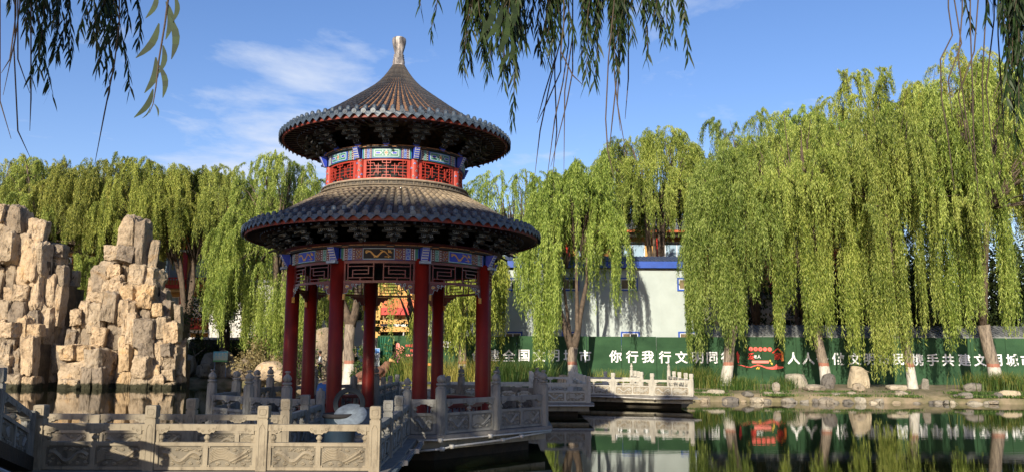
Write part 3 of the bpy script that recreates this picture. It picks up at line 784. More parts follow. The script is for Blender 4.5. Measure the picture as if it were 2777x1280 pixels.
def post_meshes(kind, mat, w):
    k = (kind, mat, w)
    if k in POSTS: return POSTS[k]
    h = w/2
    def sq(mb, z0, z1, a, b=None): b = a if b is None else b; mb.lathe([(a*math.sqrt(2), z0), (b*math.sqrt(2), z1)], 4)
    if kind == 'cube':
        b = MB(); sq(b, 0, .735, h)
        for s_ in range(4):
            Mx = Matrix.Rotation(s_*PI/2+PI/4, 4, 'Z'); q = MB()
            q.tube([(-h*.55,-h-.002,.08),(-h*.55,-h-.002,.60),(-h*.2,-h-.002,.66),(h*.2,-h-.002,.66),(h*.55,-h-.002,.60),(h*.55,-h-.002,.08)], .005, 4, None, False); b.join(q, Mx)
        b.xf(Matrix.Rotation(PI/4, 4, 'Z'))
        head = MB(); sq(head, .735, .755, h*.82); sq(head, .7555, .775, h*.95, h*1.02); sq(head, .7755, .915, h*1.02); sq(head, .9155, .935, h*1.02, h*.9)
        for s_ in range(4):
            Mx = Matrix.Rotation(s_*PI/2+PI/4, 4, 'Z'); q = MB()
            c_ = .845; rr = h*.62
            q.tube([(rr*max(-1, min(1, 1.25*math.cos(t*PI/8))), -h*1.02-.002, c_+rr*.9*max(-1, min(1, 1.25*math.sin(t*PI/8)))) for t in range(17)], .005, 4, None, False); head.join(q, Mx)
        head.xf(Matrix.Rotation(PI/4, 4, 'Z'))
        r = (b.mesh('shaft', M[mat]), head.mesh('head', M[mat]))
    elif kind == 'low':
        b = MB(); sq(b, 0, .66, h); b.xf(Matrix.Rotation(PI/4, 4, 'Z')); r = (b.mesh('shaft', M[mat]), None)
    elif kind in ('flat',):
        b = MB(); b.lathe([(h*1.18, 0), (h*1.18, .90), (h*1.12,.915), (h*1.12,.94), (h*.6,.945), (h*.5,.99), (.01,1.0)], 8)
        b.xf(Matrix.Rotation(PI/8, 4, 'Z')); r = (b.mesh('shaft', M[mat]), None)
    else:
        b = MB(); b.lathe([(h*1.20, 0), (h*1.20, .93), (h*1.14, .94)], 8)
        for s_ in range(8):
            q = MB(); d = h*1.20*math.cos(PI/8)+.001; ww = h*.28
            q.tube([(-ww,-d,.06),(-ww,-d,.66),(-ww*.4,-d,.70),(ww*.4,-d,.70),(ww,-d,.66),(ww,-d,.06)], .004, 3, None, False)
            b.join(q, Matrix.Rotation(s_*PI/4+PI/8, 4, 'Z'))
        b.xf(Matrix.Rotation(PI/8, 4, 'Z'))
        f = MB(); s_ = h/.095
        pr = [(.095,.941),(.098,.965),(.07,.972),(.066,.985),(.07,.988),(.095,.998),(.102,1.02),(.095,1.045),(.062,1.055),(.082,1.08),(.092,1.11),(.09,1.14),(.07,1.175)]
        if kind == 'cap': pr += [(.045,1.20),(.032,1.215),(.035,1.235),(.062,1.25),(.058,1.268),(.03,1.278),(.005,1.28)]
        else: pr += [(.045,1.195),(.015,1.21),(.005,1.215)]
        f.lathe([(r_*s_, z) for r_, z in pr[:8]], 16)
        n = 32; vs = []; fs = []
        pp = pr[8:]
        for (r_, z) in pp:
            for k_ in range(n):
                t = 2*PI*k_/n; g = 1-.16*(1-abs(math.sin(t*4)))**3
                vs.append((r_*s_*g*math.cos(t), r_*s_*g*math.sin(t), z))
        for i in range(len(pp)-1):
            for k_ in range(n): fs.append((i*n+k_, i*n+(k_+1) % n, (i+1)*n+(k_+1) % n, (i+1)*n+k_))
        f.add(vs, fs)
        r = (b.mesh('shaft', M[mat]), f.mesh('lotus_finial', M[mat], True))
    POSTS[k] = r; return r
def post(parent, x, y, z, kind, mat, w, rz=0):
    a, b = post_meshes(kind, mat, w)
    o = put('post', a, parent, (x, y, z), rz)
    if b: put('lotus_finial' if kind in ('cap', 'bud') else 'post_head', b, o)
    return o
def run(pts, z, kinds, mat, w, H, label, group='carved stone balustrades of the zigzag bridge', single=(), skip=(), first=True, last=True, shear=None):
    """one stretch of balustrade: posts at pts, a carved panel between each pair"""
    x0, y0 = pts[0]
    t = empty('stone_balustrade', (x0, y0, z), 0, label, 'balustrade', group)
    n = len(pts)
    if isinstance(kinds, str): kinds = [kinds]*n
    for i, (x, y) in enumerate(pts):
        if (i == 0 and not first) or (i == n-1 and not last): continue
        d = Vector(pts[min(i+1, n-1)])-Vector(pts[max(i-1, 0)]); post(t, x-x0, y-y0, 0, kinds[i], mat, w, math.atan2(d.y, d.x))
    for i in range(n-1):
        if i in skip: continue
        a, b = Vector(pts[i]), Vector(pts[i+1]); d = (b-a); L = d.length; d /= L
        L2 = L-w-.004; me = rail_panel_mesh(L2, H, i in single, mat)
        p = a+d*(w/2+.002)
        put('rail_panel', me, t, (p.x-x0, p.y-y0, .012), math.atan2(d.y, d.x))
    return t
ZD = .50; ZP = .56
run([(-6.95,12.65),(-5.30,12.65),(-3.65,12.65),(-2.00,12.65)], ZD, 'cube', 'marble', .155, .655, 'nearest balustrade of pale carved stone, running across the bottom left towards the corner post')
run([(-8.68,14.60),(-7.06,14.60),(-5.45,14.60),(-3.84,14.60)], ZD, ['cube','low','cube','cube'], 'marble', .155, .655, 'carved balustrade behind the nearest one, with one post that lost its head')
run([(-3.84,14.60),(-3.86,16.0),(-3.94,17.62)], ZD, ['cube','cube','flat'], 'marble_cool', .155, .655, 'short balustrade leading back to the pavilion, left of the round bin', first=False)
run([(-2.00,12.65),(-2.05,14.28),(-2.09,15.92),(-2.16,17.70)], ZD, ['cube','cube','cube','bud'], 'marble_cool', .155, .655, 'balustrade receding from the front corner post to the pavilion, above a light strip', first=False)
OCT = [(-1.46,17.70),(.76,20.05),(.72,23.9),(-1.55,26.3),(-4.55,26.4),(-6.8,24.0),(-6.85,19.75),(-4.66,17.70)]
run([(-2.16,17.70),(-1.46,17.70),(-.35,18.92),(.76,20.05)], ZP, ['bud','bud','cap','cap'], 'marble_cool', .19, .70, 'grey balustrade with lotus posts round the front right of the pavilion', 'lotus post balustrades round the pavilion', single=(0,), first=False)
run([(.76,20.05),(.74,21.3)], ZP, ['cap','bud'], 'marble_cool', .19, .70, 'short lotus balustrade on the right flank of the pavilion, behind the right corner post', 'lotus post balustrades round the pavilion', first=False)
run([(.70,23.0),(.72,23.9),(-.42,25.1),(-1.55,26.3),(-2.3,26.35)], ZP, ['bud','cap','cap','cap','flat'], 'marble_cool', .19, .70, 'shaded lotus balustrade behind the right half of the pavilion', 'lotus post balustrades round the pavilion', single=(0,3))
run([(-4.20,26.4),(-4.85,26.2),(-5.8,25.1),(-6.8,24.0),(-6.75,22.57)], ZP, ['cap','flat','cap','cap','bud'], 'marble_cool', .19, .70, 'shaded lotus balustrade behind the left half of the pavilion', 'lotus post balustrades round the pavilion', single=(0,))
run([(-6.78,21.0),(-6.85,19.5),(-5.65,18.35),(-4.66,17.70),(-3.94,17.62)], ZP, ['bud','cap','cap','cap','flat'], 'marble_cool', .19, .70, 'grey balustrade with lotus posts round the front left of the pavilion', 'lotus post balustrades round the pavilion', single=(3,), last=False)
# back walkway and far zigzags
g2 = 'carved stone balustrades of the zigzag bridge'
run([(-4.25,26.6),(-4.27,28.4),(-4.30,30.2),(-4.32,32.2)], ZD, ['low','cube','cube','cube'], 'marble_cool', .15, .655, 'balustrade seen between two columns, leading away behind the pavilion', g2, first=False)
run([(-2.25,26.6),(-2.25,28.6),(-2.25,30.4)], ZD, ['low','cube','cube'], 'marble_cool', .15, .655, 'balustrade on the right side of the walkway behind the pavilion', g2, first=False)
run([(-2.25,30.4),(-.6,30.5),(1.1,30.55),(2.76,30.63)], ZD, 'cube', 'marble_white', .155, .655, 'pale balustrade just right of the pavilion, nearest of the far zigzags', g2, first=False)
run([(-4.32,32.2),(-2.6,32.3),(-.9,32.35),(.9,32.4)], ZD, 'cube', 'marble_white', .15, .655, 'far side balustrade of the walkway behind the pavilion grass', g2, first=False)
run([(2.76,30.63),(2.76,32.3),(2.76,34.0),(2.77,35.6),(2.78,37.3)], ZD, 'cube', 'marble_white', .155, .655, 'balustrade of five cube posts receding towards the limewashed forked willow', g2, first=False)
run([(.9,32.4),(.9,34.3),(.9,36.2),(.9,38.1),(.9,40.0)], ZD, 'cube', 'marble_white', .15, .655, 'balustrade receding behind the right corner lotus post', g2, first=False)
run([(2.78,37.3),(4.40,36.75),(5.98,36.1),(7.50,35.45)], ZD, 'cube', 'marble_white', .155, .655, 'sunlit balustrade over the water at the right end of the bridge', g2, first=False)
run([(.9,40.0),(2.76,40.0),(4.42,39.95),(6.0,39.2)], ZD, 'cube', 'marble_white', .15, .655, 'brightest balustrade below the forked willow, behind the others', g2, first=False)
run([(7.50,35.45),(7.62,37.2),(7.70,39.0),(7.78,40.7),(7.85,42.4)], ZD, ['cube','cube','cube','cube','cap'], 'marble_white', .155, .655, 'rightmost balustrade, climbing from the bridge end to the bank', g2, first=False)
run([(6.0,39.2),(6.05,40.6),(6.1,42.0),(6.12,43.3)], ZD, ['cube','cube','cube','cap'], 'marble_white', .15, .655, 'short row of bright posts leading from the bridge to the bank', g2, first=False)
# decks and their footings (structure)
def deck(poly, z, name='path', inset=.16):
    mb = MB(); c = Vector((sum(p[0] for p in poly)/len(poly), sum(p[1] for p in poly)/len(poly)))
    def ins(d):
        out = []; n = len(poly)
        A = sum(poly[i][0]*poly[(i+1) % n][1]-poly[(i+1) % n][0]*poly[i][1] for i in range(n))
        P = poly if A > 0 else poly[::-1]
        for i in range(n):
            p0, p1, p2 = Vector(P[i-1]), Vector(P[i]), Vector(P[(i+1) % n])
            d1 = (p1-p0).normalized(); d2 = (p2-p1).normalized()
            n1 = Vector((-d1.y, d1.x)); n2 = Vector((-d2.y, d2.x)); b = (n1+n2); b /= max(.3, b.length**2/2)
            out.append(tuple(p1+b*d))
        return out
    mb.prism(ins(-.20), z-.10, z, 0)
    mb.prism(ins(-.03), z-.30, z-.1005, 1)
    mb.prism(ins(.35), -.7, z-.3005, 2)
    return mb.build(name, [M['deckstone'], M['plinth'], M['shade_stone']], kind='structure')
deck([(-11,12.65),(-2.0,12.65),(-2.0,14.6),(-11,14.6)], ZD)
deck([(-3.84,14.99),(-2.04,14.99),(-2.12,17.3),(-3.92,17.3)], ZD)
deck(OCT, ZP)
deck([(-4.27,26.9),(-2.25,26.9),(-2.25,30.2),(-4.3,30.2)], ZD)
deck([(-4.3,30.6),(2.76,30.63),(2.76,32.35),(-4.3,32.25)], ZD)
deck([(.9,32.75),(2.76,32.75),(2.77,37.0),(.9,37.0)], ZD)
deck([(.9,37.42),(2.78,37.42),(4.4,36.75),(7.5,35.45),(7.6,38.6),(6.0,39.2),(4.42,39.95),(.9,40.0)], ZD)
deck([(6.03,39.6),(7.72,39.0),(7.85,43.5),(6.12,43.8)], ZD)
# stair bridge at the left edge, in the shade
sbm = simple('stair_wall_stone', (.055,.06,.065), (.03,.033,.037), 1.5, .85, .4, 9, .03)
D0 = Vector((-7.05, 12.52)); DD = Vector((.29, -.957)).normalized(); slope = .235
stair = empty('stair_bridge', (D0.x, D0.y, 0), math.atan2(DD.y, DD.x), 'dark stone stair bridge with a sloping carved parapet, at the lower left edge', 'bridge')
mb = MB()
Ls = 4.0
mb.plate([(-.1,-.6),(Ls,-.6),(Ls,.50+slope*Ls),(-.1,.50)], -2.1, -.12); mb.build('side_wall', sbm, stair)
mb = MB(); mb.plate([(-.15,.46),(Ls,.46+slope*Ls),(Ls,.66+slope*Ls),(-.15,.66)], -2.2, .10); mb.build('coping', M['shade_stone'], stair)
for i in range(2):
    me = rail_panel_mesh(1.55, .66, False, 'marble_cool', slope)
    o = put('rail_panel', me, stair, (.10+i*1.75, 0, .665+slope*(.10+i*1.75)), 0)
    if i: post(stair, .10+i*1.75-.10, 0, .66+slope*i*1.75, 'cube', 'marble_cool', .155)
mb = MB(); mb.tube([(0,.16,.30),(Ls,.16,.30+slope*Ls)], .028, 8)
for x in (1.1, 3.0): mb.box((x,.16,.30+slope*x), (.10,.09,.10))
mb.build('cable_pipe', M['line'], stair)
put('newel_post', post_meshes('cube','marble_cool',.17)[0], stair, (-.02,.0,.62)); 
# ------------------------------------------------------------------ light strips and pipes along the bridge
steel = simple('steel_tube', (.42,.42,.40), (.25,.25,.24), 5, .35, metal=.6)
glassm = simple('strip_glass', (.10,.14,.17), (.20,.25,.28), 18, .25)
gl = 'light strips fixed under the bridge edge'
def strip(p, q, label, lit=False):
    mb = MB(); p, q = Vector(p), Vector(q); mb.beam(p, q, .085, .06, 0)
    d = (q-p).normalized(); s_ = Vector((d.y, -d.x, 0))
    mb.beam(p+s_*.02+Vector((0,0,.032)), q+s_*.02+Vector((0,0,.032)), .05, .008, 1)
    mb.beam(p+s_*.046, q+s_*.046, .008, .038, 1)
    for t in (p, q): mb.box(t, (.07,.11,.08), math.atan2(d.y, d.x), 0)
    return mb.build('light_strip', [steel, glassm], label=label, cat='light strip', group=gl)
for i, (a, b, n) in enumerate(((-6.75,-5.55,'leftmost light strip below the front balustrade'),(-5.42,-4.35,'second light strip from the left, below the front balustrade'),(-4.25,-3.15,'light strip with a dark glass face below the front balustrade'),(-3.05,-1.80,'light strip ending at the front corner post'))):
    strip((a,12.36,.44), (b,12.36,.44), n)
for a, b, n in ((12.45,14.0,'light strip beside the front corner post, slanting back'),(14.1,15.7,'middle light strip along the receding balustrade'),(15.8,17.2,'light strip nearest the pavilion corner')):
    strip((-1.74,a,.44), (-1.80,b,.44), n)
white_pipe = simple('pvc_pipe', (.55,.52,.46), (.40,.38,.33), 5, .5)
def pipe(pts, label, r=.022):
    mb = MB(); mb.tube(pts, r, 8)
    for p in pts[1:-1]: mb.lathe([(.05,-.04),(.055,0),(.05,.04)], 10, p)
    return mb.build('cable_pipe', white_pipe, smooth=True, label=label, cat='pipe', group='pale cable pipes under the bridge edges')
def octp(t, o, z):   # along the front-right octagon edge
    a, b = Vector(OCT[0]), Vector(OCT[1]); d = (b-a).normalized(); n = Vector((d.y, -d.x)); p = a+d*t+n*o; return (p.x, p.y, z)
pipe([(-2.0,17.42,.24),(-1.4,17.42,.30),octp(.1,.24,.33),octp(1.6,.24,.36),octp(2.2,.24,.40),octp(3.2,.24,.44)], 'pale pipe with junctions under the right edge of the pavilion platform')
pipe([(-1.9,17.40,.47),(-1.44,17.42,.47),octp(1.2,.26,.47),octp(3.2,.26,.47)], 'straight pale tube right under the lotus balustrade', .018)
pipe([(-.9,30.35,.40),(1.0,30.38,.40),(2.95,30.42,.40)], 'pale pipe under the balustrade right of the pavilion')
pipe([(2.95,37.0,.42),(4.4,36.4,.42),(6.0,35.8,.38),(7.8,35.05,.42)], 'pale pipe under the sunlit balustrade at the bridge end')
# blue bin with a round lid
bluep = simple('bin_blue', (.022,.042,.065), (.016,.030,.05), 5, .4)
binp = simple('bin_grey', (.035,.045,.05), (.022,.028,.033), 6, .75, spec=.15)
pal = simple('lid_pale', (.20,.24,.27), (.12,.14,.16), 12, .45)
bn = empty('litter_bin', (-3.12,15.6,ZD), 0, 'blue plastic bin with an open round lid, behind the front balustrade', 'bin')
MB().lathe([(.24,0),(.27,.05),(.29,.56),(.30,.58),(.28,.585),(.02,.57)], 28).build('body', bluep, bn, True)
MB().lathe([(.30,.55),(.32,.56),(.32,.62),(.30,.63),(.285,.60)], 28).build('rim', M['dark'], bn, True)
mb = MB(); n = 28
for k in range(n):
    t0, t1 = 2*PI*k/n, 2*PI*(k+1)/n
    for (r0, r1, y0, y1) in ((.205,.29,-.03,.03),):
        vs = [(r0*math.cos(t0),y0,r0*math.sin(t0)),(r1*math.cos(t0),y0,r1*math.sin(t0)),(r1*math.cos(t1),y0,r1*math.sin(t1)),(r0*math.cos(t1),y0,r0*math.sin(t1)),
              (r0*math.cos(t0),y1,r0*math.sin(t0)),(r1*math.cos(t0),y1,r1*math.sin(t0)),(r1*math.cos(t1),y1,r1*math.sin(t1)),(r0*math.cos(t1),y1,r0*math.sin(t1))]
        mb.add(vs, [(0,1,2,3),(7,6,5,4),(1,5,6,2),(3,7,4,0)])
mb.xf(Matrix.Rotation(R(-8), 4, 'X')); o = mb.build('lid_ring', binp, bn); o.location = (.16,.0,.80)
mb = MB(); mb.lathe([(.29,0),(.30,.012),(.29,.024)], 32); mb.xf(Matrix.Rotation(R(38), 4, 'X')); mb.v = [v for v in mb.v]
o = mb.build('lid_plate', pal, bn); o.location = (.22,-.18,.60)

# ------------------------------------------------------------------ text
def text_mesh(body, size, depth=.02, offset=0.0):
    c = bpy.data.curves.new('t', 'FONT'); c.body = body; c.size = size; c.extrude = depth; c.offset = offset*size
    c.align_x = 'CENTER'; c.align_y = 'CENTER'; c.resolution_u = 2
    o = bpy.data.objects.new('t', c); col.objects.link(o)
    dg = bpy.context.evaluated_depsgraph_get(); me = bpy.data.meshes.new_from_object(o.evaluated_get(dg))
    bpy.data.objects.remove(o); bpy.data.curves.remove(c)
    # centre on its own bounding box
    if len(me.vertices):
        xs = [v.co.x for v in me.vertices]; ys = [v.co.y for v in me.vertices]
        cx, cy = (max(xs)+min(xs))/2, (max(ys)+min(ys))/2
        for v in me.vertices: v.co.x -= cx; v.co.y -= cy
    me.transform(Matrix.Rotation(PI/2, 4, 'X')); return me
def text(body, size, P, mat, parent, name='character', offset=.018, depth=.02):
    me = text_mesh(body, size, depth, offset); me.materials.append(mat); me.name = name
    o = bpy.data.objects.new(name, me); col.objects.link(o); o.parent = parent
    o.location = (P.x-parent.location.x, P.y-parent.location.y, P.z-parent.location.z); return o

# ------------------------------------------------------------------ green hoarding with slogan
FY = 48.5
turf = simple('artificial_turf', (.030,.085,.035), (.014,.050,.020), 1.2, .95, .7, 90, .03, sc=(.4,1,1))
letter = simple('letter_white', (.82,.83,.82), (.74,.76,.77), 3, .5)
letter_red = simple('sign_red', (.75,.05,.03), (.65,.04,.03), 3, .5)
pink = simple('sign_pink', (.85,.25,.20), (.80,.20,.18), 3, .5)
magenta = simple('sign_magenta', (.75,.10,.35), (.65,.08,.30), 3, .5)
yellow = simple('sign_yellow', (.80,.55,.08), (.75,.48,.06), 3, .5)
orange = simple('sign_orange', (.85,.26,.05), (.80,.22,.04), 3, .5)
fence = empty('hoarding', (10,FY,.6), 0, 'long green turf covered hoarding with white slogan characters across the far bank', 'hoarding')
mb = MB(); rs = random.Random(5)
x = -7.7; tops = []
while x < 46:
    x2 = x+2.0; zt = 3.24+rs.uniform(-.02,.02)
    mb.bx(x-10+.012, x2-10-.012, -.04+rs.uniform(-.008,.008), .06, 0, zt-.6); x = x2
mb.build('turf_panels', turf, fence)
mb = MB()
for i in range(27): mb.bx(-17.6+i*2-.03, -17.6+i*2+.03, .062, .13, 0, 2.62)
mb.bx(-17.6, 36, .132, .17, 2.0, 2.06); mb.build('posts', M['line'], fence)
chars = [('创',1295,963),('建',1338,963),('全',1380,963),('国',1421,963),('文',1462,963.5),('明',1502,963.5),('城',1545,964),('市',1587,964.5),
         ('你',1669,965.5),('行',1714,966.5),('我',1757,966.5),('行',1803,967.5),('文',1848,968),('明',1892,968.5),('同',1931,969),('行',1971,969),
         ('人',2152,970.5),('人',2192,971),('争',2230,971.5),('做',2273.5,972),('文',2318,972.5),('明',2357.5,973),('市',2397,973.5),('民',2436,974),
         ('携',2487.5,974.5),('手',2529,974.5),('共',2571,975),('建',2615,975),('文',2658,975.5),('明',2702,976),('城',2745,976),('市',2784,976)]
for ch, px, py in chars:
    P = at(px, py, FY-.075); text(ch, .72, P, letter, fence)
# family emblem between the two slogans
em = empty('family_emblem', at(2075,975,FY-.09), 0, 'red emblem with five round badges and a waving ribbon on the hoarding', 'sign')
E0 = em.location.copy()
def emp(px, py): p = at(px, py, FY-.09); return (p.x-E0.x, p.z-E0.z)
SC = 200/1978
def ez(x, y): return emp(1980+x*SC, 900+y*SC)
badges = '百善孝为先'
for i, x in enumerate((552,681,809,935,1060)):
    mb = MB(); cx, cz = ez(x, 450 + i*3)
    rr = .125
    mb.plate([(cx+rr*math.cos(2*PI*k/20), cz+rr*math.sin(2*PI*k/20)) for k in range(20)], -.02, .01, 0)
    mb.plate([(cx+rr*.8*math.cos(2*PI*k/20), cz+rr*.8*math.sin(2*PI*k/20)) for k in range(20)], -.026, -.021, 1)
    mb.build('badge', [letter_red, pink], em)
    text(badges[i], .16, Vector((E0.x+cx, FY-.125, E0.z+cz)), letter_red, em, 'character', .005, .004)
for ch, x, y, s_, mt in (('爱',560,645,.40,letter_red),('家',1280,645,.44,letter_red),('老',672,655,.20,letter),('人',772,655,.22,letter)):
    cx, cz = ez(x, y); text(ch, s_, Vector((E0.x+cx, FY-.11, E0.z+cz)), mt, em, 'character', .012, .01)
mb = MB(); mb.plate([ez(1115,560),ez(1160,560),ez(1275,455),ez(1275,412)], -.02, .01, 0); mb.plate([ez(1276,412),ez(1276,455),ez(1370,545),ez(1375,790),ez(1430,770),ez(1420,540)], -.02, .01, 1)
mb.build('roof_outline', [letter_red, orange], em)
mb = MB(); x0, z0 = ez(595,830); x1, z1 = ez(1030,762); mb.plate([(x0,z0),(x1,z0),(x1+.03,(z0+z1)/2),(x1,z1),(x0,z1),(x0-.03,(z0+z1)/2)], -.02, .01); mb.build('caption_bar', pink, em)
mb = MB(); topc = [(180,870),(320,880),(430,912),(540,930),(640,890),(740,862),(830,880),(920,918),(1020,935),(1150,925),(1210,895),(1245,850),(1280,905),(1400,915),(1435,942)]
botc = [(1380,972),(1250,992),(1120,998),(1000,980),(900,942),(800,905),(720,895),(640,920),(560,948),(430,940),(300,893)]
mb.plate([ez(a, b) for a, b in topc+botc], -.02, .01); mb.build('ribbon', simple('ribbon_red', (.80,.13,.10), (.75,.09,.07), 2, .5), em)
mb = MB(); mb.plate([ez(165,560),ez(195,505),(ez(215,560)),ez(250,600),ez(235,800),ez(215,830),ez(200,800)], -.02, .01); mb.build('figure_silhouette', letter_red, em)
mb = MB()
for (x, y) in ((1075,770),(1115,845),(425,405)): cx, cz = ez(x, y); mb.plate([(cx-.07,cz+.02),(cx,cz+.08),(cx+.05,cz),(cx+.02,cz-.08)], -.02, .01)
mb.tube([(ez(700+t*5, 960+30*math.sin(t*.6))[0], -.02, ez(700+t*5, 960+30*math.sin(t*.6))[1]) for t in range(18)], .018, 4); mb.build('petals', yellow, em)
# heart board behind the columns
hb_ = empty('heart_display', at(1079,985,FY-.12), 0, 'cut-out heart on pink tulip leaves with red slogan, seen between the columns', 'sign')
H0 = hb_.location.copy(); HS = 300/1780
def hz(x, y): p = at(940+x*HS, 880+y*HS, FY-.12); return (p.x-H0.x, p.z-H0.z)
pts = [(830,508),(790,440),(785,350),(800,300),(825,288),(850,305),(862,345),(885,335),(915,350),(928,385),(915,425),(880,455)]
MB().plate([hz(*p) for p in pts], -.03, .01).build('heart', pink, hb_)
mb = MB(); mb.plate([hz(*p) for p in ((826,505),(800,475),(780,505),(735,515),(760,545),(800,540),(818,605),(826,605))], -.025, .01)
mb.plate([hz(*p) for p in ((828,505),(850,475),(870,510),(905,530),(880,548),(850,545),(830,605))], -.025, .01); mb.build('tulip', magenta, hb_)
mb = MB()
for (a, b, c_, d) in ((740,565,800,620),(740,600,800,640),(735,635,800,665),(900,575,840,625),(900,605,835,645),(905,635,835,675)):
    p, q = hz(a, b), hz(c_, d); mb.beam((p[0],-.01,p[1]), (q[0],-.01,q[1]), .02, .04, 0 if b < 610 else 1, (0,1,0))
mb.build('leaf_strokes', [yellow, orange], hb_)
mb = MB(); mb.plate([hz(905,655),hz(960,612),hz(1100,625),hz(1300,612),hz(1370,625),hz(1370,655)], -.02, .01); mb.build('ground_band', orange, hb_)
for i, ch in enumerate('中华民族一家亲'):
    cx, cz = hz(968+i*46, 335); text(ch, .17, Vector((H0.x+cx, FY-.13, H0.z+cz)), letter_red, hb_, 'character', .015, .01)
for i, ch in enumerate('同心共筑中国梦'):
    cx, cz = hz(1045+i*41, 417); text(ch, .17, Vector((H0.x+cx, FY-.13, H0.z+cz)), letter_red, hb_, 'character', .015, .01)
mb = MB()
for (a, b) in ((955,1025),(1045,1130),(1230,1305)):
    (x0, z0), (x1, z1) = hz(a, 507), hz(b, 472); mb.plate([(x0,z0),(x1,z0),(x1,z1),(x0,z1)], -.02, .01)
mb.build('caption_bar', pink, hb_)
# white notice strip
ns = empty('notice_strip', at(1219,933,FY-.10), 0, 'white notice strip with two lines of black writing on the hoarding', 'sign')
N0 = ns.location; MB().bx(-.47,.47,-.02,.01,-.17,.17).build('board', letter, ns)
mb = MB(); mb.plate([(-.40+.075*math.cos(k*PI/8), .0+.12*math.sin(k*PI/8)) for k in range(16)], -.026, -.021); mb.build('round_seal', orange, ns)
inkm = simple('sign_ink', (.03,.03,.035), (.05,.05,.05), 3, .6)
text('树立文明新风', .125, Vector((N0.x+.07, FY-.125, N0.z+.08)), inkm, ns, 'writing', .0, .003); text('共建美好家园', .125, Vector((N0.x+.07, FY-.125, N0.z-.075)), inkm, ns, 'writing', .0, .003)

# ------------------------------------------------------------------ prefab building
PY = 50.6
pw = simple('prefab_panel', (.39,.45,.435), (.345,.40,.385), 1.2, .55)
pblue = simple('prefab_blue', (.008,.07,.40), (.006,.05,.30), 2, .5)
proof = simple('prefab_roof', (.04,.075,.17), (.10,.12,.17), 3, .45)
pf = empty('site_cabin_block', (4.5,PY,.6), 0, 'two-storey pale prefab site cabin with a blue roof edge and small blue framed windows', 'building')
XL, XR = -5.6-4.5, 10.9-4.5
zt = at(1500, 728, PY).z-.6
mb = MB(); mb.bx(XL, XR, 0, 5.5, 0, zt)
x = XL
while x < XR: mb.bx(x, x+.03, -.012, 0, .01, zt-.01); x += .91
mb.build('wall', pw, pf)
ze = at(1500, 725, PY-.3).z-.6; zr_ = at(1500, 706, PY-.3).z-.6
mb = MB(); mb.bx(XL-.25, XR+.25, -.34, -.26, ze, zr_-.03, 0)
mb.build('eave_fascia', pblue, pf)
mb = MB(); nrib = 70
mb.add([(XL-.3,-.36,zr_-.02),(XR+.3,-.36,zr_-.02),(XR+.3,2.75,zr_+.62),(XL-.3,2.75,zr_+.62),(XL-.3,5.9,zr_-.02),(XR+.3,5.9,zr_-.02)], [(0,1,2,3),(3,2,5,4)])
for i in range(nrib):
    x = XL-.25+(XR-XL+.5)*i/(nrib-1); mb.beam((x,-.36,zr_), (x,2.75,zr_+.64), .06, .03)
mb.build('roof', proof, pf)
wg = simple('window_pane', (.012,.02,.018), (.03,.04,.035), 1, .3, spec=.2)
wwh = simple('window_white', (.75,.76,.75), (.65,.66,.66), 3, .4)
curt = simple('window_curtain', (.20,.15,.08), (.12,.09,.05), 3, .8)
def window(px, pyt, pyb, wpx):
    P0, P1 = at(px-wpx/2, pyb, PY), at(px+wpx/2, pyt, PY); w_, h_ = P1.x-P0.x, P1.z-P0.z
    f = MB(); t = .10
    f.bx(-w_/2-t, w_/2+t, -.05, 0, -t, 0); f.bx(-w_/2-t, w_/2+t, -.05, 0, h_, h_+t); f.bx(-w_/2-t, -w_/2, -.05, 0, 0, h_); f.bx(w_/2, w_/2+t, -.05, 0, 0, h_)
    o = f.build('window', pblue, pf); o.location = (P0.x+w_/2-4.5, -.013, P0.z-.6)
    g = MB(); g.bx(-w_/2, w_/2, -.02, -.01, 0, h_, 0); g.bx(-w_/2+.05, -.03, -.024, -.0205, .05, h_-.05, 2)
    g.bx(-w_/2, -w_/2+.045, -.035, -.021, 0, h_, 1); g.bx(w_/2-.045, w_/2, -.035, -.021, 0, h_, 1); g.bx(-.03, .03, -.04, -.021, 0, h_, 1); g.bx(-w_/2+.046, w_/2-.046, -.035, -.021, 0, .04, 1); g.bx(-w_/2+.046, w_/2-.046, -.035, -.021, h_-.04, h_, 1)
    g.build('pane', [wg, wwh, curt], o)
for px in (1386, 1545, 1704, 1862): window(px, 757, 784, 42)
for px in (1233, 1391, 1549, 1709, 1865): window(px, 903, 930, 42)

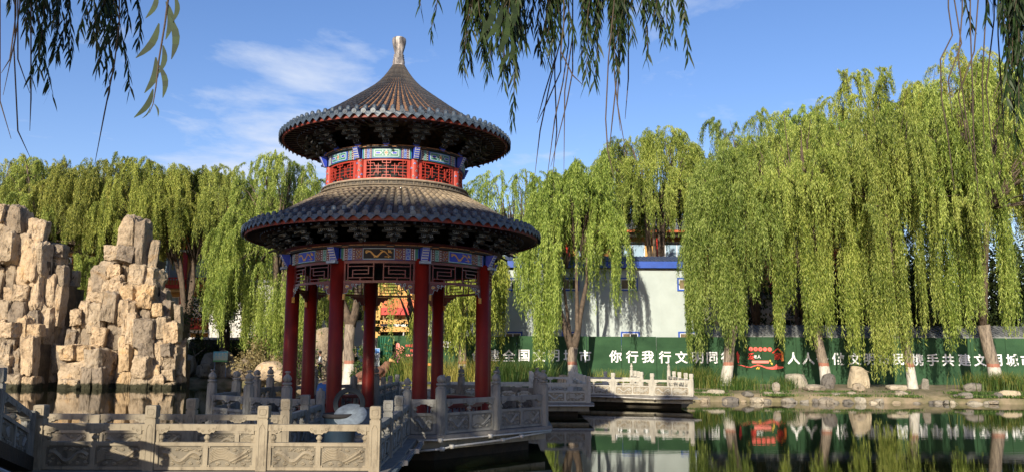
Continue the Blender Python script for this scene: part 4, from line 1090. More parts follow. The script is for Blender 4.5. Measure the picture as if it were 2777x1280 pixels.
# ------------------------------------------------------------------ buildings far behind
yel = simple('ochre_wall', (.62,.36,.12), (.52,.29,.09), .6, .85, .2, 6, .03)
cream = simple('cream_wall', (.62,.58,.50), (.52,.49,.42), .8, .85)
whitew = simple('white_wall', (.58,.57,.54), (.48,.47,.45), .8, .8)
redp = simple('temple_red', (.55,.035,.025), (.42,.03,.02), 1, .6)
oran = simple('orange_tile', (.60,.14,.03), (.45,.10,.03), 2, .6)
grt = simple('grey_tile', (.22,.23,.23), (.14,.15,.15), 3, .8)
paneb = simple('blue_pane', (.35,.48,.60), (.25,.36,.48), .7, .1)
def hall(x0, x1, y, z0, h, label, floors=3, wall=yel, bayw=3.4, seed=1):
    b = empty('temple_style_building', ((x0+x1)/2, y, z0), 0, label, 'building'); W_ = (x1-x0)/2
    MB().bx(-W_, W_, 0, 12, 0, h).build('wall', wall, b)
    fh = h/floors; nb = max(1, int(2*W_/bayw)); bw = 2*W_/nb
    for f in range(floors):
        mb = MB(); mb.bx(-W_-.2, W_+.2, -1.3, -.01, f*fh+fh-.35, f*fh+fh-.1); mb.build('floor_band', yel if f % 2 else cream, b)
        mb = MB(); zb = f*fh+.02
        mb.bx(-W_, W_, -1.28, -1.2, zb+.95, zb+1.05); mb.bx(-W_, W_, -1.28, -1.2, zb, zb+.35)
        x = -W_
        while x < W_: mb.bx(x, x+.08, -1.27, -1.21, zb+.35, zb+.95); x += .3
        mb.build('railing', redp, b)
        for i in range(nb):
            cx = -W_+bw*(i+.5)
            fr = MB(); fr.bx(cx-1.1, cx+1.1, -.10, -.01, zb+.9, zb+fh-.75, 0); o = fr.build('window', wwh, b)
            g = MB(); g.bx(cx-1.0, cx-.04, -.13, -.101, zb+1.0, zb+fh-.85); g.bx(cx+.04, cx+1.0, -.13, -.101, zb+1.0, zb+fh-.85); g.build('pane', paneb, o)
    for i in range(nb+1):
        MB().lathe([(.26,0),(.26,h-.4)], 12, (-W_+bw*i, -1.0, 0)).build('column', redp, b, True)
    mb = MB()
    n = 60
    mb.add([(-W_-1,-2.2,h),(W_+1,-2.2,h),(W_+.6,4,h+2.3),(-W_-.6,4,h+2.3),(W_+1,13,h),(-W_-1,13,h)], [(0,1,2,3),(3,2,4,5),(0,3,5),(1,4,2)])
    for i in range(int((2*W_+2)/.45)):
        x = -W_-.9+i*.45; mb.beam((x,-2.2,h+.04), (x*.98,4,h+2.36), .16, .1)
    rf = mb.build('roof', grt, b); MB().bx(-W_-1, W_+1, -2.24, -2.15, h-.22, h-.02).build('eave_tiles', oran, rf)
    return b
hall(-46, -17.5, 82, .6, 15.5, 'ochre building with red balconies, half hidden by willows behind the rockery', 4)
hall(-3, 20.5, 74, .6, 12.3, 'ochre building with a red column and pale blue windows above the cabin roof', 3)
hall(21.5, 31, 70, .6, 13.5, 'ochre building glimpsed through the willows on the right', 3)
# yellow gateway with red parapet seen between columns
gt = empty('yellow_gate_hall', at(1075,905,62), 0, 'yellow banded hall with a bright red parapet seen between the pavilion columns', 'building'); gt.location.z = .6
G0 = gt.location
def gz(px, py): p = at(px, py, 62); return p.x-G0.x, p.z-.6
def gband(px0, px1, py0, py1, m, name, d=.0, th=.4):
    (x0, z1), (x1, z0) = gz(px0, py0), gz(px1, py1); MB().bx(x0, x1, d, d+th, z0, z1).build(name, m, gt)
gband(1017,1030,833,915,yel,'corner_pillar'); gband(1017,1175,867,878,yel,'band'); gband(1017,1175,884,899,yel,'band'); gband(1036,1175,834,854,redp,'parapet',-.3)
gband(1017,1175,852,869,simple('shaded_board', (.25,.17,.08), (.2,.13,.06), 2, .8),'wall',.41,3); gband(1017,1175,765,832,yel,'upper_wall',1,3); gband(1017,1175,896,960,M['dark'],'opening',.8,.3)
for px in (1092,1117,1150): gband(px,px+3,899,930,whitew,'baluster',.1,.2)
gband(1036,1175,808,834,oran,'railing',.2,.2)
# white block right
wb = empty('white_outbuilding', (at(2058,860,60).x,60,.6), 0, 'low white outbuilding with a dark window behind the hoarding', 'building')
MB().bx(-3.2,3.0,0,6,0,5.6).build('wall', whitew, wb)
for x in (-1.9, .9): MB().bx(x,x+1.3,-.05,-.01,3.0,4.1).build('window', M['dark'], wb)
MB().bx(-3.6,3.4,-.5,6.4,5.605,5.85).build('roof', grt, wb)
# low dark shed behind the hoarding on the right
sh = empty('tiled_shed', (22,50.4,.6), 0, 'long low shed with a grey tiled roof just above the right half of the hoarding', 'shed')
MB().bx(-10.0,22,0,4,0,2.75).build('wall', M['dark'], sh)
mb = MB(); mb.add([(-10.4,-.6,2.72),(22.4,-.6,2.72),(22.4,2,3.45),(-10.4,2,3.45),(22.4,4.5,2.72),(-10.4,4.5,2.72)], [(0,1,2,3),(3,2,4,5)])
for i in range(110): mb.beam((-10.3+i*.3,-.6,2.74), (-10.3+i*.3,2,3.47), .12, .05)
mb.bx(-10.4,22.4,-.66,-.605,2.60,2.74); mb.build('roof', grt, sh)
# left bank: dark wall with white coping and white building
lw = empty('garden_wall', (-24,66,.6), 0, 'dark green garden wall with a white coping behind the teal sign', 'wall')
dkg = simple('dark_green_wall', (.012,.022,.016), (.02,.03,.02), 1, .6)
MB().bx(-14,11,0,.3,0,2.65).build('wall', dkg, lw); MB().bx(-14.1,11.1,-.1,.4,2.655,2.82).build('coping', whitew, lw)
wb2 = empty('white_building', (-24,71,.6), 0, 'white rendered building behind the dark garden wall', 'building')
MB().bx(-1.5,13,0,8,0,7.5).build('wall', whitew, wb2)
for x in (-.5,1.8,4.5,7.5,10.5): MB().bx(x,x+1.2,-.06,-.01,4.4,5.9).build('window', wg, wb2)
MB().bx(-1.8,13.3,-.4,8.3,7.505,7.75).build('roof', grt, wb2)
# small cyan sign
sg = empty('warning_sign', at(597,994,60.8), 0, 'small cyan and green sign board with two rows of characters on the left bank', 'sign'); S0 = sg.location.copy(); sg.location.z = .5
zc = at(597,966,60.8).z-.5
def signmat():
    m, nt, p, out = newmat('sign_print'); v = coords(nt, 'Object'); sx = nt.nodes.new('ShaderNodeSeparateXYZ'); nt.links.new(v, sx.inputs[0])
    mr = nt.nodes.new('ShaderNodeMapRange'); mr.inputs[1].default_value = zc-.4; mr.inputs[2].default_value = zc+.4; nt.links.new(sx.outputs[2], mr.inputs[0])
    nt.links.new(ramp(nt, mr.outputs[0], [(.0,(.15,.50,.12)),(.14,(.25,.60,.25)),(.2,(.70,.78,.60)),(.5,(.45,.75,.75)),(1,(.12,.55,.75))]), p.inputs['Base Color']); p.inputs['Roughness'].default_value = .4; return m
MB().bx(-.52,.50,-.03,.0,zc-.37,zc+.37).build('board', signmat(), sg)
for x in (-.4,.4): MB().bx(x-.03,x+.03,.001,.05,0,zc+.3).build('leg', M['line'], sg)
cream_l = simple('sign_cream', (.85,.80,.62), (.8,.74,.55), 3, .5)
for r_, row in enumerate(('水深危险','请勿靠近')):
    for i, ch in enumerate(row):
        me = text_mesh(ch, .18, .004, .02); me.materials.append(cream_l); o = put('character', me, sg, (-.33+.24*i, -.036, zc+.19-.20*r_))
me = text_mesh('文明游园注意安全', .11, .004, .01); me.materials.append(cream_l); put('caption', me, sg, (.02,-.036,zc-.17))
# info poster in front of the netting
ip = empty('information_poster', (at(1018,985,47.5).x,47.5,.6), 0, 'upright blue and white poster half hidden behind a dark column', 'poster')
def ipz(px, py): p = at(px, py, 47.5); return p.x-ip.location.x, p.z-.6
(x0, z1), (x1, z0) = ipz(968,943), ipz(1029,996)
MB().bx(x0,x1,0,.05,z0,z1).build('board', simple('poster_print', (.50,.55,.58), (.38,.42,.46), 2, .5), ip)
MB().bx(x0+.02,x1-.02,-.008,-.001,z1-.28,z1-.02).build('header', simple('poster_blue', (.05,.22,.55), (.04,.16,.45), 2, .5), ip)
for i, rw in enumerate(('公园简介','文明健康')): 
    me = text_mesh(rw, .20, .003, .01); me.materials.append(inkm); put('writing', me, ip, (x1-.5, -.006, z1-.42-.27*i))
for x in (x0+.05, x1-.05): MB().bx(x-.03,x+.03,.051,.1,0,z1).build('leg', M['line'], ip)
# netting
mb = MB(); n = 26
vs = []; fs = []
xn0, xn1 = at(1025,900,47.9).x, at(1062,900,47.9).x
for i in range(n+1):
    x = xn0+(xn1-xn0)*i/n
    for k in range(5): vs.append((x+.10*math.sin(k*.9+i*.2), 47.9+.06*math.sin(i*1.9+k*.3), .6+2.55*k/4))
for i in range(n):
    for k in range(4): a = i*5+k; fs.append((a, a+5, a+6, a+1))
mb.add(vs, fs); o = mb.build('netting', simple('green_net', (.02,.14,.07), (.015,.09,.05), 6, .9, .5, 60, .02), label='dark green safety netting hanging in folds beside the poster', cat='netting')
md = o.modifiers.new('solid', 'SOLIDIFY'); md.thickness = .01

# ------------------------------------------------------------------ rocks
def hull_mesh(name, dims, seed, mat, n=22, pw=.35):
    r = random.Random(seed); bm = bmesh.new()
    for i in range(n):
        v = Vector((r.uniform(-1,1), r.uniform(-1,1), r.uniform(-1,1))); m = max(abs(v.x), abs(v.y), abs(v.z)); s = v.length
        v = v/(m**(1-pw)*s**pw)*r.uniform(.86,1.0)
        bm.verts.new((v.x*dims[0]/2, v.y*dims[1]/2, v.z*dims[2]/2))
    g = bmesh.ops.convex_hull(bm, input=bm.verts)
    junk = [e for e in g['geom_interior'] if isinstance(e, bmesh.types.BMVert)]
    bmesh.ops.delete(bm, geom=junk, context='VERTS')
    bmesh.ops.bevel(bm, geom=[e for e in bm.edges], offset=min(dims)*.045, segments=1, affect='EDGES')
    me = bpy.data.meshes.new(name); bm.to_mesh(me); bm.free(); me.materials.append(mat); return me
def block_mesh(name, seed, mat):
    r = random.Random(seed); bm = bmesh.new(); j = lambda a: r.uniform(-a, a)
    tap = r.uniform(-.10, .10)
    for x in (-.5,.5):
        for y in (-.5,.5):
            for z in (-.5,.5):
                if r.random() < .5:       # a knocked-off corner
                    c = r.uniform(.15,.45)
                    for q in ((1-c,1,1),(1,1-c,1),(1,1,1-c*.7)): bm.verts.new((x*q[0]*(1+tap*z)+j(.03), y*q[1]+j(.03), z*q[2]+j(.03)))
                else: bm.verts.new((x*(1+tap*z)+j(.07), y+j(.08), z+j(.05)))
    for k in range(5): bm.verts.new((j(.3), -.5-r.uniform(0,.10), j(.35)))
    bm.verts.new((j(.2), j(.2), .5+r.uniform(0,.08)))
    g = bmesh.ops.convex_hull(bm, input=bm.verts)
    bmesh.ops.delete(bm, geom=[e for e in g['geom_interior'] if isinstance(e, bmesh.types.BMVert)], context='VERTS')
    for it in range(3):
        bmesh.ops.subdivide_edges(bm, edges=[e for e in bm.edges if e.calc_length() > .13], cuts=1, use_grid_fill=False)
        bmesh.ops.triangulate(bm, faces=[f for f in bm.faces if len(f.verts) > 3])
    bm.normal_update()
    from mathutils import noise as mn
    for v in bm.verts:
        q = v.co*2.3+Vector((seed*7.1, seed*3.3, 0)); q2 = Vector((v.co.x*7, v.co.y*7, v.co.z*2.5))+Vector((seed, 0, 0))
        v.co += v.normal*(.105*mn.fractal(q, .8, 2.1, 4)+.035*mn.noise(q2))
    me = bpy.data.meshes.new(name); bm.to_mesh(me); bm.free(); me.materials.append(mat); return me
ROCKS = [block_mesh('stone', 50+i, M['rock']) for i in range(18)]
def rockery(name, cols, Y, label, seed, scale_px):
    """columns: (x0, x1, top) in photo units of the 0..560 crop; stones stacked from the water to top"""
    r = random.Random(seed); k_ = 560/1231
    P0 = at(scale_px, 1055, Y); rk = empty('rockery', (P0.x, Y, 0), 0, label, 'rockery')
    core = MB(); cnt = 0
    for (x0, x1, top, dy) in cols:
        cx = (x0+x1)/2; a = at(x0*k_, 520+top*k_, Y+dy); b = at(x1*k_, 520+top*k_, Y+dy)
        w_ = b.x-a.x; zt = a.z; z = -.3
        core.box(((a.x+b.x)/2-P0.x, dy+.95, (zt-.9)/2-.3), (w_*.90, 1.2, max(.3, zt-.9)), 0)
        while z < zt-.05:
            h = min(r.choice((.7,.9,1.1,1.5,1.9,2.5))*r.uniform(.85,1.15), zt-z)
            if zt-z-h < .7: h = zt-z
            split = w_ > 1.1 and r.random() < .55
            for q in range(2 if split else 1):
                ww = w_/(2 if split else 1)*r.uniform(.98,1.1)
                xx = (a.x+b.x)/2 + ((q-.5)*w_/2 if split else 0) + r.uniform(-.06,.06)
                hh = h*r.uniform(.98,1.08)
                o = put('stone', r.choice(ROCKS), rk, (xx-P0.x, dy+r.uniform(-.45,.45)+.25, z+h/2), 0)
                o.scale = (ww*r.uniform(.82,1.03), min(1.5, max(.55, ww*r.uniform(.9,1.5))), hh*r.uniform(.93,1.02))
                o.rotation_euler = (r.uniform(-.06,.06), r.uniform(-.10,.10), r.uniform(-.3,.3)); cnt += 1
            z += h
    core.build('core', M['rock_core'], rk)
    return rk
left_cols = [(-330,-240,330,.5),(-250,-160,200,.2),(-170,-90,150,.0),(-95,-10,170,.2),(-12,52,85,.0),(50,132,95,.1),(130,182,125,.9),(112,190,250,.0),(186,272,175,.5),(205,280,300,.1),(290,376,312,1.6),(300,402,445,1.3),
             (-20,40,760,-.9),(20,102,780,-1.3),(100,165,745,-1.0),(165,240,790,-1.1),(-60,60,900,-1.6),(40,130,1085,-1.8),(140,220,1100,-1.5),(230,330,500,.6),(330,400,520,2.2),(395,445,470,3.4)]
right_cols = [(378,432,828,.2),(432,492,700,.5),(492,560,655,.9),(520,604,520,1.3),(566,660,440,1.4),(618,706,322,1.3),(600,660,500,.8),(655,735,440,1.5),(660,728,512,.7),(724,770,370,1.4),(734,822,155,1.3),(824,890,190,1.4),(760,840,430,.6),(745,840,572,.3),(840,946,455,1.1),(888,940,298,1.4),(842,914,560,.5),
              (596,648,600,.6),(640,722,608,.3),(550,640,665,.1),(545,630,805,-.3),(628,700,790,.7),(760,818,732,-.2),(700,760,725,.9),(820,932,760,-.1),(912,975,670,.4),(930,1000,748,0),(965,1012,645,.8),(960,1000,590,1.2),(1000,1078,780,.3),(1040,1076,680,.6),(915,972,900,-.5),(978,1040,905,-.2),(1048,1092,890,.4),
              (380,560,915,-1.0),(545,640,945,-.9),(500,630,1050,-1.4),(375,500,1120,-1.6),(645,740,850,1.5),(735,822,845,1.3),(822,912,895,-.5),(812,900,980,-.9),(640,700,1130,.9),(900,970,1095,-.9),(978,1045,1140,-.8)]
rockery('l', left_cols, 54, 'tall sandstone rockery rising from the water at the left edge', 11, 80)
rockery('r', right_cols, 54, 'spired sandstone rockery standing in the pond left of the pavilion', 12, 330)
# shore stones
SM = [hull_mesh('shore_stone', (1,1,1), 200+i, M['rock_pale'] if i % 3 == 0 else M['rock_grey'], 24, .45) for i in range(8)]
for i in range(60):
    rs2 = random.Random(900+i); x = 8.4+i*.37+rs2.uniform(-.14,.14)
    for (a, b) in zip(SHORE, SHORE[1:]):
        if a[0] <= x <= b[0]: y = a[1]+(b[1]-a[1])*(x-a[0])/(b[0]-a[0])
    k = rs2.choice((.5,.7,.8,1.0,1.35)); back = rs2.random() < .4
    o = put('shore_stone', rs2.choice(SM), None, (x, y+(rs2.uniform(.3,.9) if back else rs2.uniform(-.25,.1)), .36 if back else rs2.uniform(.0,.10)), rs2.uniform(0,6)); o.scale = (rs2.uniform(.5,.85)*k, rs2.uniform(.4,.7)*k, rs2.uniform(.25,.5)*k)
    tag(o, 'low stone in the uneven row edging the right bank near the waterline', 'stone', 'stones edging the right bank')
def boulder(px, py, Y, w_, h_, seed, mat, label, name='boulder', d=None, pw=.75):
    P = at(px, py, Y); me = hull_mesh(name, (w_, d or w_*.7, h_), seed, mat, 46, pw)
    o = put(name, me, None, (P.x, Y, .5+h_*.36)); return tag(o, label, 'boulder')
boulder(2158,1040,43.2,1.35,1.05,301,M['rock_pale'],'pale rounded boulder left of the grey slab on the right bank')
boulder(2248,1040,42.6,.80,1.05,302,M['rock_grey'],'grey upright slab in front of the limewashed trunk')
boulder(2328,1040,43.0,1.15,1.45,303,M['rock_pale'],'tall craggy pale boulder on the right bank',pw=.4)
boulder(2330,1070,41.2,.75,.5,304,M['rock_grey'],'dark grey block at the waterline below the craggy boulder')
boulder(2105,1070,41.2,.45,.55,305,M['rock_grey'],'small dark stone dipping into the water on the right bank')
boulder(2508,1045,42.4,.38,.75,306,M['rock_grey'],'leaning narrow stone right of the thin white trunk',pw=.2)
boulder(2640,1055,41.6,1.1,.55,307,M['rock_pale'],'flat layered rock beside the rightmost grass clump')
boulder(2210,1060,41.6,1.2,.40,308,M['rock_grey'],'low flat grey rock under the pale rounded boulder')
boulder(2430,1050,42.0,1.2,.40,309,M['rock_pale'],'low tan rock left of the thin white trunk')
boulder(1528,1010,44.5,.75,.85,310,M['rock'],'orange brown boulder left of the forked willow, behind the rail')
for i, (px, Y, w_, h_, lb) in enumerate(((505,62.5,1.6,2.0,'dark jagged stone on the left bank nearest the rockery'),(585,62.2,2.4,2.3,'dark pointed boulder under the cyan sign'),(612,61.8,1.3,2.6,'upright slab right of the cyan sign'),(640,61.2,1.6,1.5,'rounded dark stone right of the upright slab'),(553,61.4,1.2,1.2,'small stone with a white cap on the left bank'),
        (690,57,2.6,1.8,'sunlit tan boulder left of the left columns'),(735,54,2.4,1.5,'broad tan boulder behind the leftmost column'),(770,52.5,1.5,.9,'low tan rock behind the leftmost lotus posts'),(660,59,1.8,.8,'flat pale rock on the left shore'))):
    boulder(px, 1000, Y, w_, h_, 330+i, M['rock_grey'] if i < 5 else M['rock'], lb)
# tall rough rock outcrops behind the columns
for i, (px, Y, w_, h_, lb) in enumerate(((755,58,1.9,5.6,'tall pale rock spire half covered by willow fronds left of the pavilion'),(872,55,1.6,4.2,'rough brown rock pile behind the standing visitor'),(950,54.5,1.1,3.0,'craggy rock left of the white based trunk'))):
    boulder(px, 1000, Y, w_, h_, 350+i, M['rock'], lb, 'rock_outcrop', pw=.3)

# ------------------------------------------------------------------ vegetation
def quads_object(name, V, mat, parent=None, tri=False):
    """V: (n,4,3) array of quads -> one mesh"""
    n = len(V); me = bpy.data.meshes.new(name)
    me.vertices.add(n*4); me.vertices.foreach_set('co', V.reshape(-1).astype(np.float32))
    me.loops.add(n*4); me.loops.foreach_set('vertex_index', np.arange(n*4, dtype=np.int32))
    me.polygons.add(n); me.polygons.foreach_set('loop_start', np.arange(0, n*4, 4, dtype=np.int32))
    try: me.polygons.foreach_set('loop_total', np.full(n, 4, dtype=np.int32))
    except Exception: pass
    me.materials.append(mat); me.update(calc_edges=True)
    o = bpy.data.objects.new(name, me); col.objects.link(o)
    if parent is not None: o.parent = parent
    return o
def strands(rg, org, L, ang, reach, sp, ll, lw, spread=.30, sway=.10, rise=.25):
    """leaf quads on hanging strands"""
    n = np.maximum(2, (L/sp).astype(int)); idx = np.repeat(np.arange(len(L)), n)
    first = np.cumsum(n)-n; s = (np.arange(n.sum())-np.repeat(first, n))*sp + rg.uniform(0, sp, n.sum())
    re = reach[idx]; out = re*(1-np.exp(-s/np.maximum(re, .15)))
    drop = s - re*rise*2*(1-np.exp(-s/np.maximum(re*.5, .1)))
    ph = rg.uniform(0, 6.28, len(L))[idx]; sw = sway*np.sin(s*.9+ph)*np.minimum(1, s/2)
    P = org[idx].copy(); c, si = np.cos(ang)[idx], np.sin(ang)[idx]
    P[:,0] += out*c - sw*si; P[:,1] += out*si + sw*c; P[:,2] -= drop
    P += rg.normal(0, .02, P.shape)
    m = len(P)
    d = np.stack([rg.normal(0, spread, m), rg.normal(0, spread, m), -np.ones(m)*rg.uniform(.5, 1.2, m)], 1); d /= np.linalg.norm(d, axis=1)[:,None]
    q = rg.normal(0, 1, (m,3)); wv = np.cross(d, q); wv /= np.linalg.norm(wv, axis=1)[:,None]
    l = (ll*rg.uniform(.7, 1.3, m))[:,None]; wdt = (lw*rg.uniform(.7, 1.2, m))[:,None]/2
    V = np.stack([P, P+d*l*.4+wv*wdt, P+d*l, P+d*l*.4-wv*wdt], 1)
    return V
def limb_path(p, q, rg, sag=.0, n=6):
    p, q = np.array(p, float), np.array(q, float); pts = []
    for i in range(n+1):
        t = i/n; v = p*(1-t)+q*t; v[2] += (q[2]-p[2])*(.35*math.sin(t*PI)*.5) ; v[:2] += rg.normal(0, .08, 2)*math.sin(t*PI)
        pts.append(v)
    return pts
def willow(loc, H, Rc, seed, label, lo=2.2, npf=46, nst=34, sp=.062, leafm='leaf', group='willows on the far bank', trunk_r=.30, fork=3.2, bark='bark', lean=(0,0), sx=1.0, ll=.19, lw=.036, shape=.42, dens=1.0, rag=(.35,1.75), skirts=(), skh=1.0, limbs=None, cat='tree'):
    rg = np.random.default_rng(seed); t = empty('willow_tree', loc, 0, label, cat, group)
    tb = MB(); lx, ly = lean
    fk = (lx*.5, ly*.5, fork)
    tb.tube([(0,0,-.3),(0,0,.1),(lx*.15+.03,ly*.15,fork*.35),(lx*.32-.04,ly*.3,fork*.7),fk], [trunk_r*1.35,trunk_r*1.05,trunk_r*.9,trunk_r*.85,trunk_r*.88], 10)
    tb.build('trunk', M[bark], t, True)
    br = MB(); nl = 6; tips = []
    if limbs:
        for (dx, dy, zf, rf) in limbs:
            tip = (lx+dx, ly+dy, H*zf); tips.append(tip)
            P_ = [np.array(fk)-np.array([0,0,.25]), np.array([fk[0]+dx*.30, fk[1]+dy*.3, fk[2]+.50*abs(dx)+.25]), np.array([fk[0]+dx*.72+rg.normal(0,.08), fk[1]+dy*.7, fk[2]+1.35*abs(dx)+.7]), np.array([lx+dx*1.0, ly+dy, fk[2]+(tip[2]-fk[2])*.5]), np.array(tip)]
            br.tube(P_, [trunk_r*f*rf for f in (.8,.66,.52,.36,.12)], 8)
    for i in range(nl if not limbs else 0):
        a = 2*PI*i/nl+rg.uniform(-.3,.3); rr = Rc*rg.uniform(.25,.5)*(0.35 if i == 0 else 1)
        tip = (lx+rr*math.cos(a)*sx, ly+rr*math.sin(a), H*rg.uniform(.66,.9)); tips.append(tip)
        br.tube(limb_path(fk, tip, rg), [trunk_r*f for f in (.62,.5,.42,.34,.26,.18,.10)], 7)
    puffs = []; npf = int(npf*1.25); nst = int(nst*1.15); Rc = Rc*1.12
    for i in range(npf):
        a = rg.uniform(0, 2*PI); rho = rg.uniform(0.0, 1)**.42
        dome = (1-rho**2*.85)**shape
        z = lo+(H-lo)*(dome*rg.uniform(.45,1.0) if i > npf*.35 else dome*rg.uniform(.88,1.02)) if False else lo+(H-.35-lo)*dome*(rg.uniform(.42,1.0) if i > npf*.35 else rg.uniform(.9,1.0))
        puffs.append((lx+Rc*rho*math.cos(a)*sx, ly+Rc*rho*math.sin(a), max(z, lo+1.2), a, rho))
    O = []; LL = []; AN = []; RE = []
    for (x, y, z, a, rho) in puffs:
        bt = min(tips, key=lambda q: (q[0]-x)**2+(q[1]-y)**2+(q[2]-z)**2*.3)
        mid = [fk[k]*.35+bt[k]*.65 for k in range(3)]
        br.tube(limb_path(mid, (x, y, z), rg, n=4), [trunk_r*f for f in (.2,.15,.11,.07,.03)], 5)
        nb_ = max(3, int(nst*rg.uniform(.6,1.3)/7))
        for j in range(nb_):                # tight bunches of strands read as hanging curtains
            k_ = int(rg.integers(5, 12)); ba = (a+rg.normal(0,.8)) if rg.uniform() < .65 else rg.uniform(0,2*PI)
            br_ = rg.uniform(.2,1.15); o = np.tile(np.array([x, y, z])+rg.normal(0,.25,3)*[1,1,.8], (k_,1))+rg.normal(0,.05,(k_,3))
            bl = min(rg.uniform(1.2,5.2)*(1.15 if rho > .6 else .8), max(.7, z-lo*rg.uniform(*rag)))
            ln = bl*rg.uniform(.55,1.0,k_)
            O.append(o); LL.append(ln); AN.append(ba+rg.normal(0,.13,k_)); RE.append(np.abs(br_+rg.normal(0,.09,k_)))
    for (pxa, pxb, pyb, Y) in skirts:
        for j in range(max(3, int(abs(pxb-pxa)/3.0))):
            k_ = int(rg.integers(6, 11)); px_ = rg.uniform(pxa, pxb); zb_ = at(px_, pyb+rg.uniform(-45,0), Y).z-loc[2]; b_ = at(px_, 900, Y+rg.uniform(-.6,.6)); zt_ = zb_+rg.uniform(3.2,6.0)*skh
            O.append(np.tile(np.array([b_.x-loc[0], b_.y-loc[1], zt_]), (k_,1))+rg.normal(0,.07,(k_,3))); LL.append((zt_-zb_)*rg.uniform(.6,1.0,k_))
            AN.append(rg.uniform(0,6.28,k_)); RE.append(rg.uniform(.02,.20,k_))
    br.build('branches', M['branch'], t, True)
    V = strands(rg, np.concatenate(O), np.concatenate(LL), np.concatenate(AN), np.concatenate(RE), sp, ll, lw)
    quads_object('crown', V, M[leafm], t)
    return t
WB = dict(bark='bark_white')
def gx(px, Y): return at(px, 1000, Y).x
def topz(px, py, Y): return at(px, py, Y).z-.6
# limewashed willows on the right bank
willow((gx(1552,45.2),45.2,.6), topz(1530,425,45), 2.15, 21, 'forked willow with a limewashed trunk in front of the pale cabin', skirts=((1400,1450,880,44.6),(1450,1500,1015,44.3),(1478,1505,1000,44.8),(1500,1520,930,44.6),(1620,1665,700,44.6)), limbs=((-1.25,.2,.72,1.0),(.15,-.1,.8,.75),(.75,.1,.75,.9),(-.5,.5,.7,.6)), lo=5.6, npf=52, trunk_r=.30, fork=2.0, lean=(.1,0), **WB)
willow((gx(1966,45.6),45.6,.6), topz(1900,330,45), 2.7, 22, 'willow with white painted trunk left of the family emblem', skh=1.45, skirts=((1868,1915,1000,44.6),(1925,1975,930,44.2),(1990,2020,960,44.8),(1960,1985,985,44.6),(2040,2065,840,44.6),(1880,1990,880,45)), rag=(.7,1.4), lo=5.6, npf=58, trunk_r=.32, lean=(1.1,0), **WB)
willow((gx(2240,45.0),45.0,.6), topz(2180,285,45), 3.7, 23, 'willow with leaning white based trunk behind the grey slab', skh=1.45, skirts=((2095,2130,960,44),(2185,2225,965,43.6),(2235,2265,940,43.7),(2290,2330,1000,43.9),(2140,2165,860,44.2),(2330,2352,900,44)), rag=(.75,1.35), lo=7.4, npf=50, trunk_r=.30, lean=(-.9,0), **WB)
willow((gx(2472,42.6),42.6,.6), topz(2420,240,43), 3.6, 24, 'slender willow with white base between two slogan words', skh=1.5, skirts=((2360,2430,1040,42.2),(2440,2465,1030,42.0),(2495,2515,950,42.4),(2535,2560,900,42.4)), rag=(.75,1.35), lo=6.8, npf=50, trunk_r=.24, lean=(-.5,.5), **WB)
willow((gx(2700,43.5),43.5,.6), topz(2690,150,43.5), 4.6, 25, 'rightmost willow with a leaning limewashed trunk', skh=1.4, skirts=((2568,2600,985,42.8),(2615,2640,955,42.6),(2655,2675,900,42.6),(2725,2770,930,43)), rag=(.75,1.35), lo=6.6, npf=62, trunk_r=.34, lean=(-.9,0), **WB)
willow((gx(946,46.5),46.5,.6), 10.2, 2.8, 26, 'forked willow with white base seen between the left columns', limbs=((-.8,.2,.8,1.0),(.9,0,.8,1.0),(.2,.4,.85,.7)), lo=4.2, npf=36, trunk_r=.34, fork=3.2, **WB)
willow((gx(1253,46.3),46.3,.6), topz(1290,560,46), 1.9, 27, 'willow with white base right behind the right hand columns', skirts=((1205,1240,985,45.6),(1255,1290,900,45.6),(1300,1340,960,45.9)), lo=2.0, npf=34, trunk_r=.27, **WB)
# second row behind the hoarding
willow((gx(1410,54),56.5,.6), topz(1400,440,56), 4.0, 31, 'willow rising behind the cabin roof just right of the pavilion', rag=(.88,1.3), lo=9.2, npf=50, nst=30)
willow((gx(1785,57),57,.6), topz(1785,330,57), 4.2, 32, 'tall rounded willow behind the cabin roof', rag=(.88,1.3), lo=9.4, npf=74, nst=38)
willow((gx(1620,60),61,.6), topz(1600,430,61), 4.4, 33, 'lower willow behind the cabin, between the forked willow and the tall one', rag=(.88,1.3), lo=9.4, npf=50)
willow((gx(2080,54),56,.6), topz(2080,285,56), 4.6, 34, 'broad willow behind the shed above the family emblem', rag=(.85,1.3), lo=8.5, npf=66)
willow((gx(2300,54),57,.6), topz(2320,260,57), 4.4, 35, 'willow behind the shed right of the broad one', rag=(.85,1.3), lo=8.5, npf=60)
willow((gx(2470,54),58,.6), topz(2500,160,58), 4.6, 36, 'tallest willow behind the shed near the right edge', rag=(.85,1.3), lo=9.0, npf=66)
willow((gx(2740,52),56,.6), topz(2700,115,56), 5.0, 37, 'high willow at the far right edge behind the shed', rag=(.85,1.3), lo=8.5, npf=70)
willow((gx(2640,60),60,.6), topz(2600,175,60), 4.8, 38, 'willow behind the shed between the tallest one and the right edge', rag=(.85,1.3), lo=9.0, npf=60)
willow((gx(2830,58),58,.6), topz(2790,135,58), 5.0, 39, 'willow cut by the right edge of the view, behind the shed', rag=(.85,1.3), lo=7.0, npf=70)
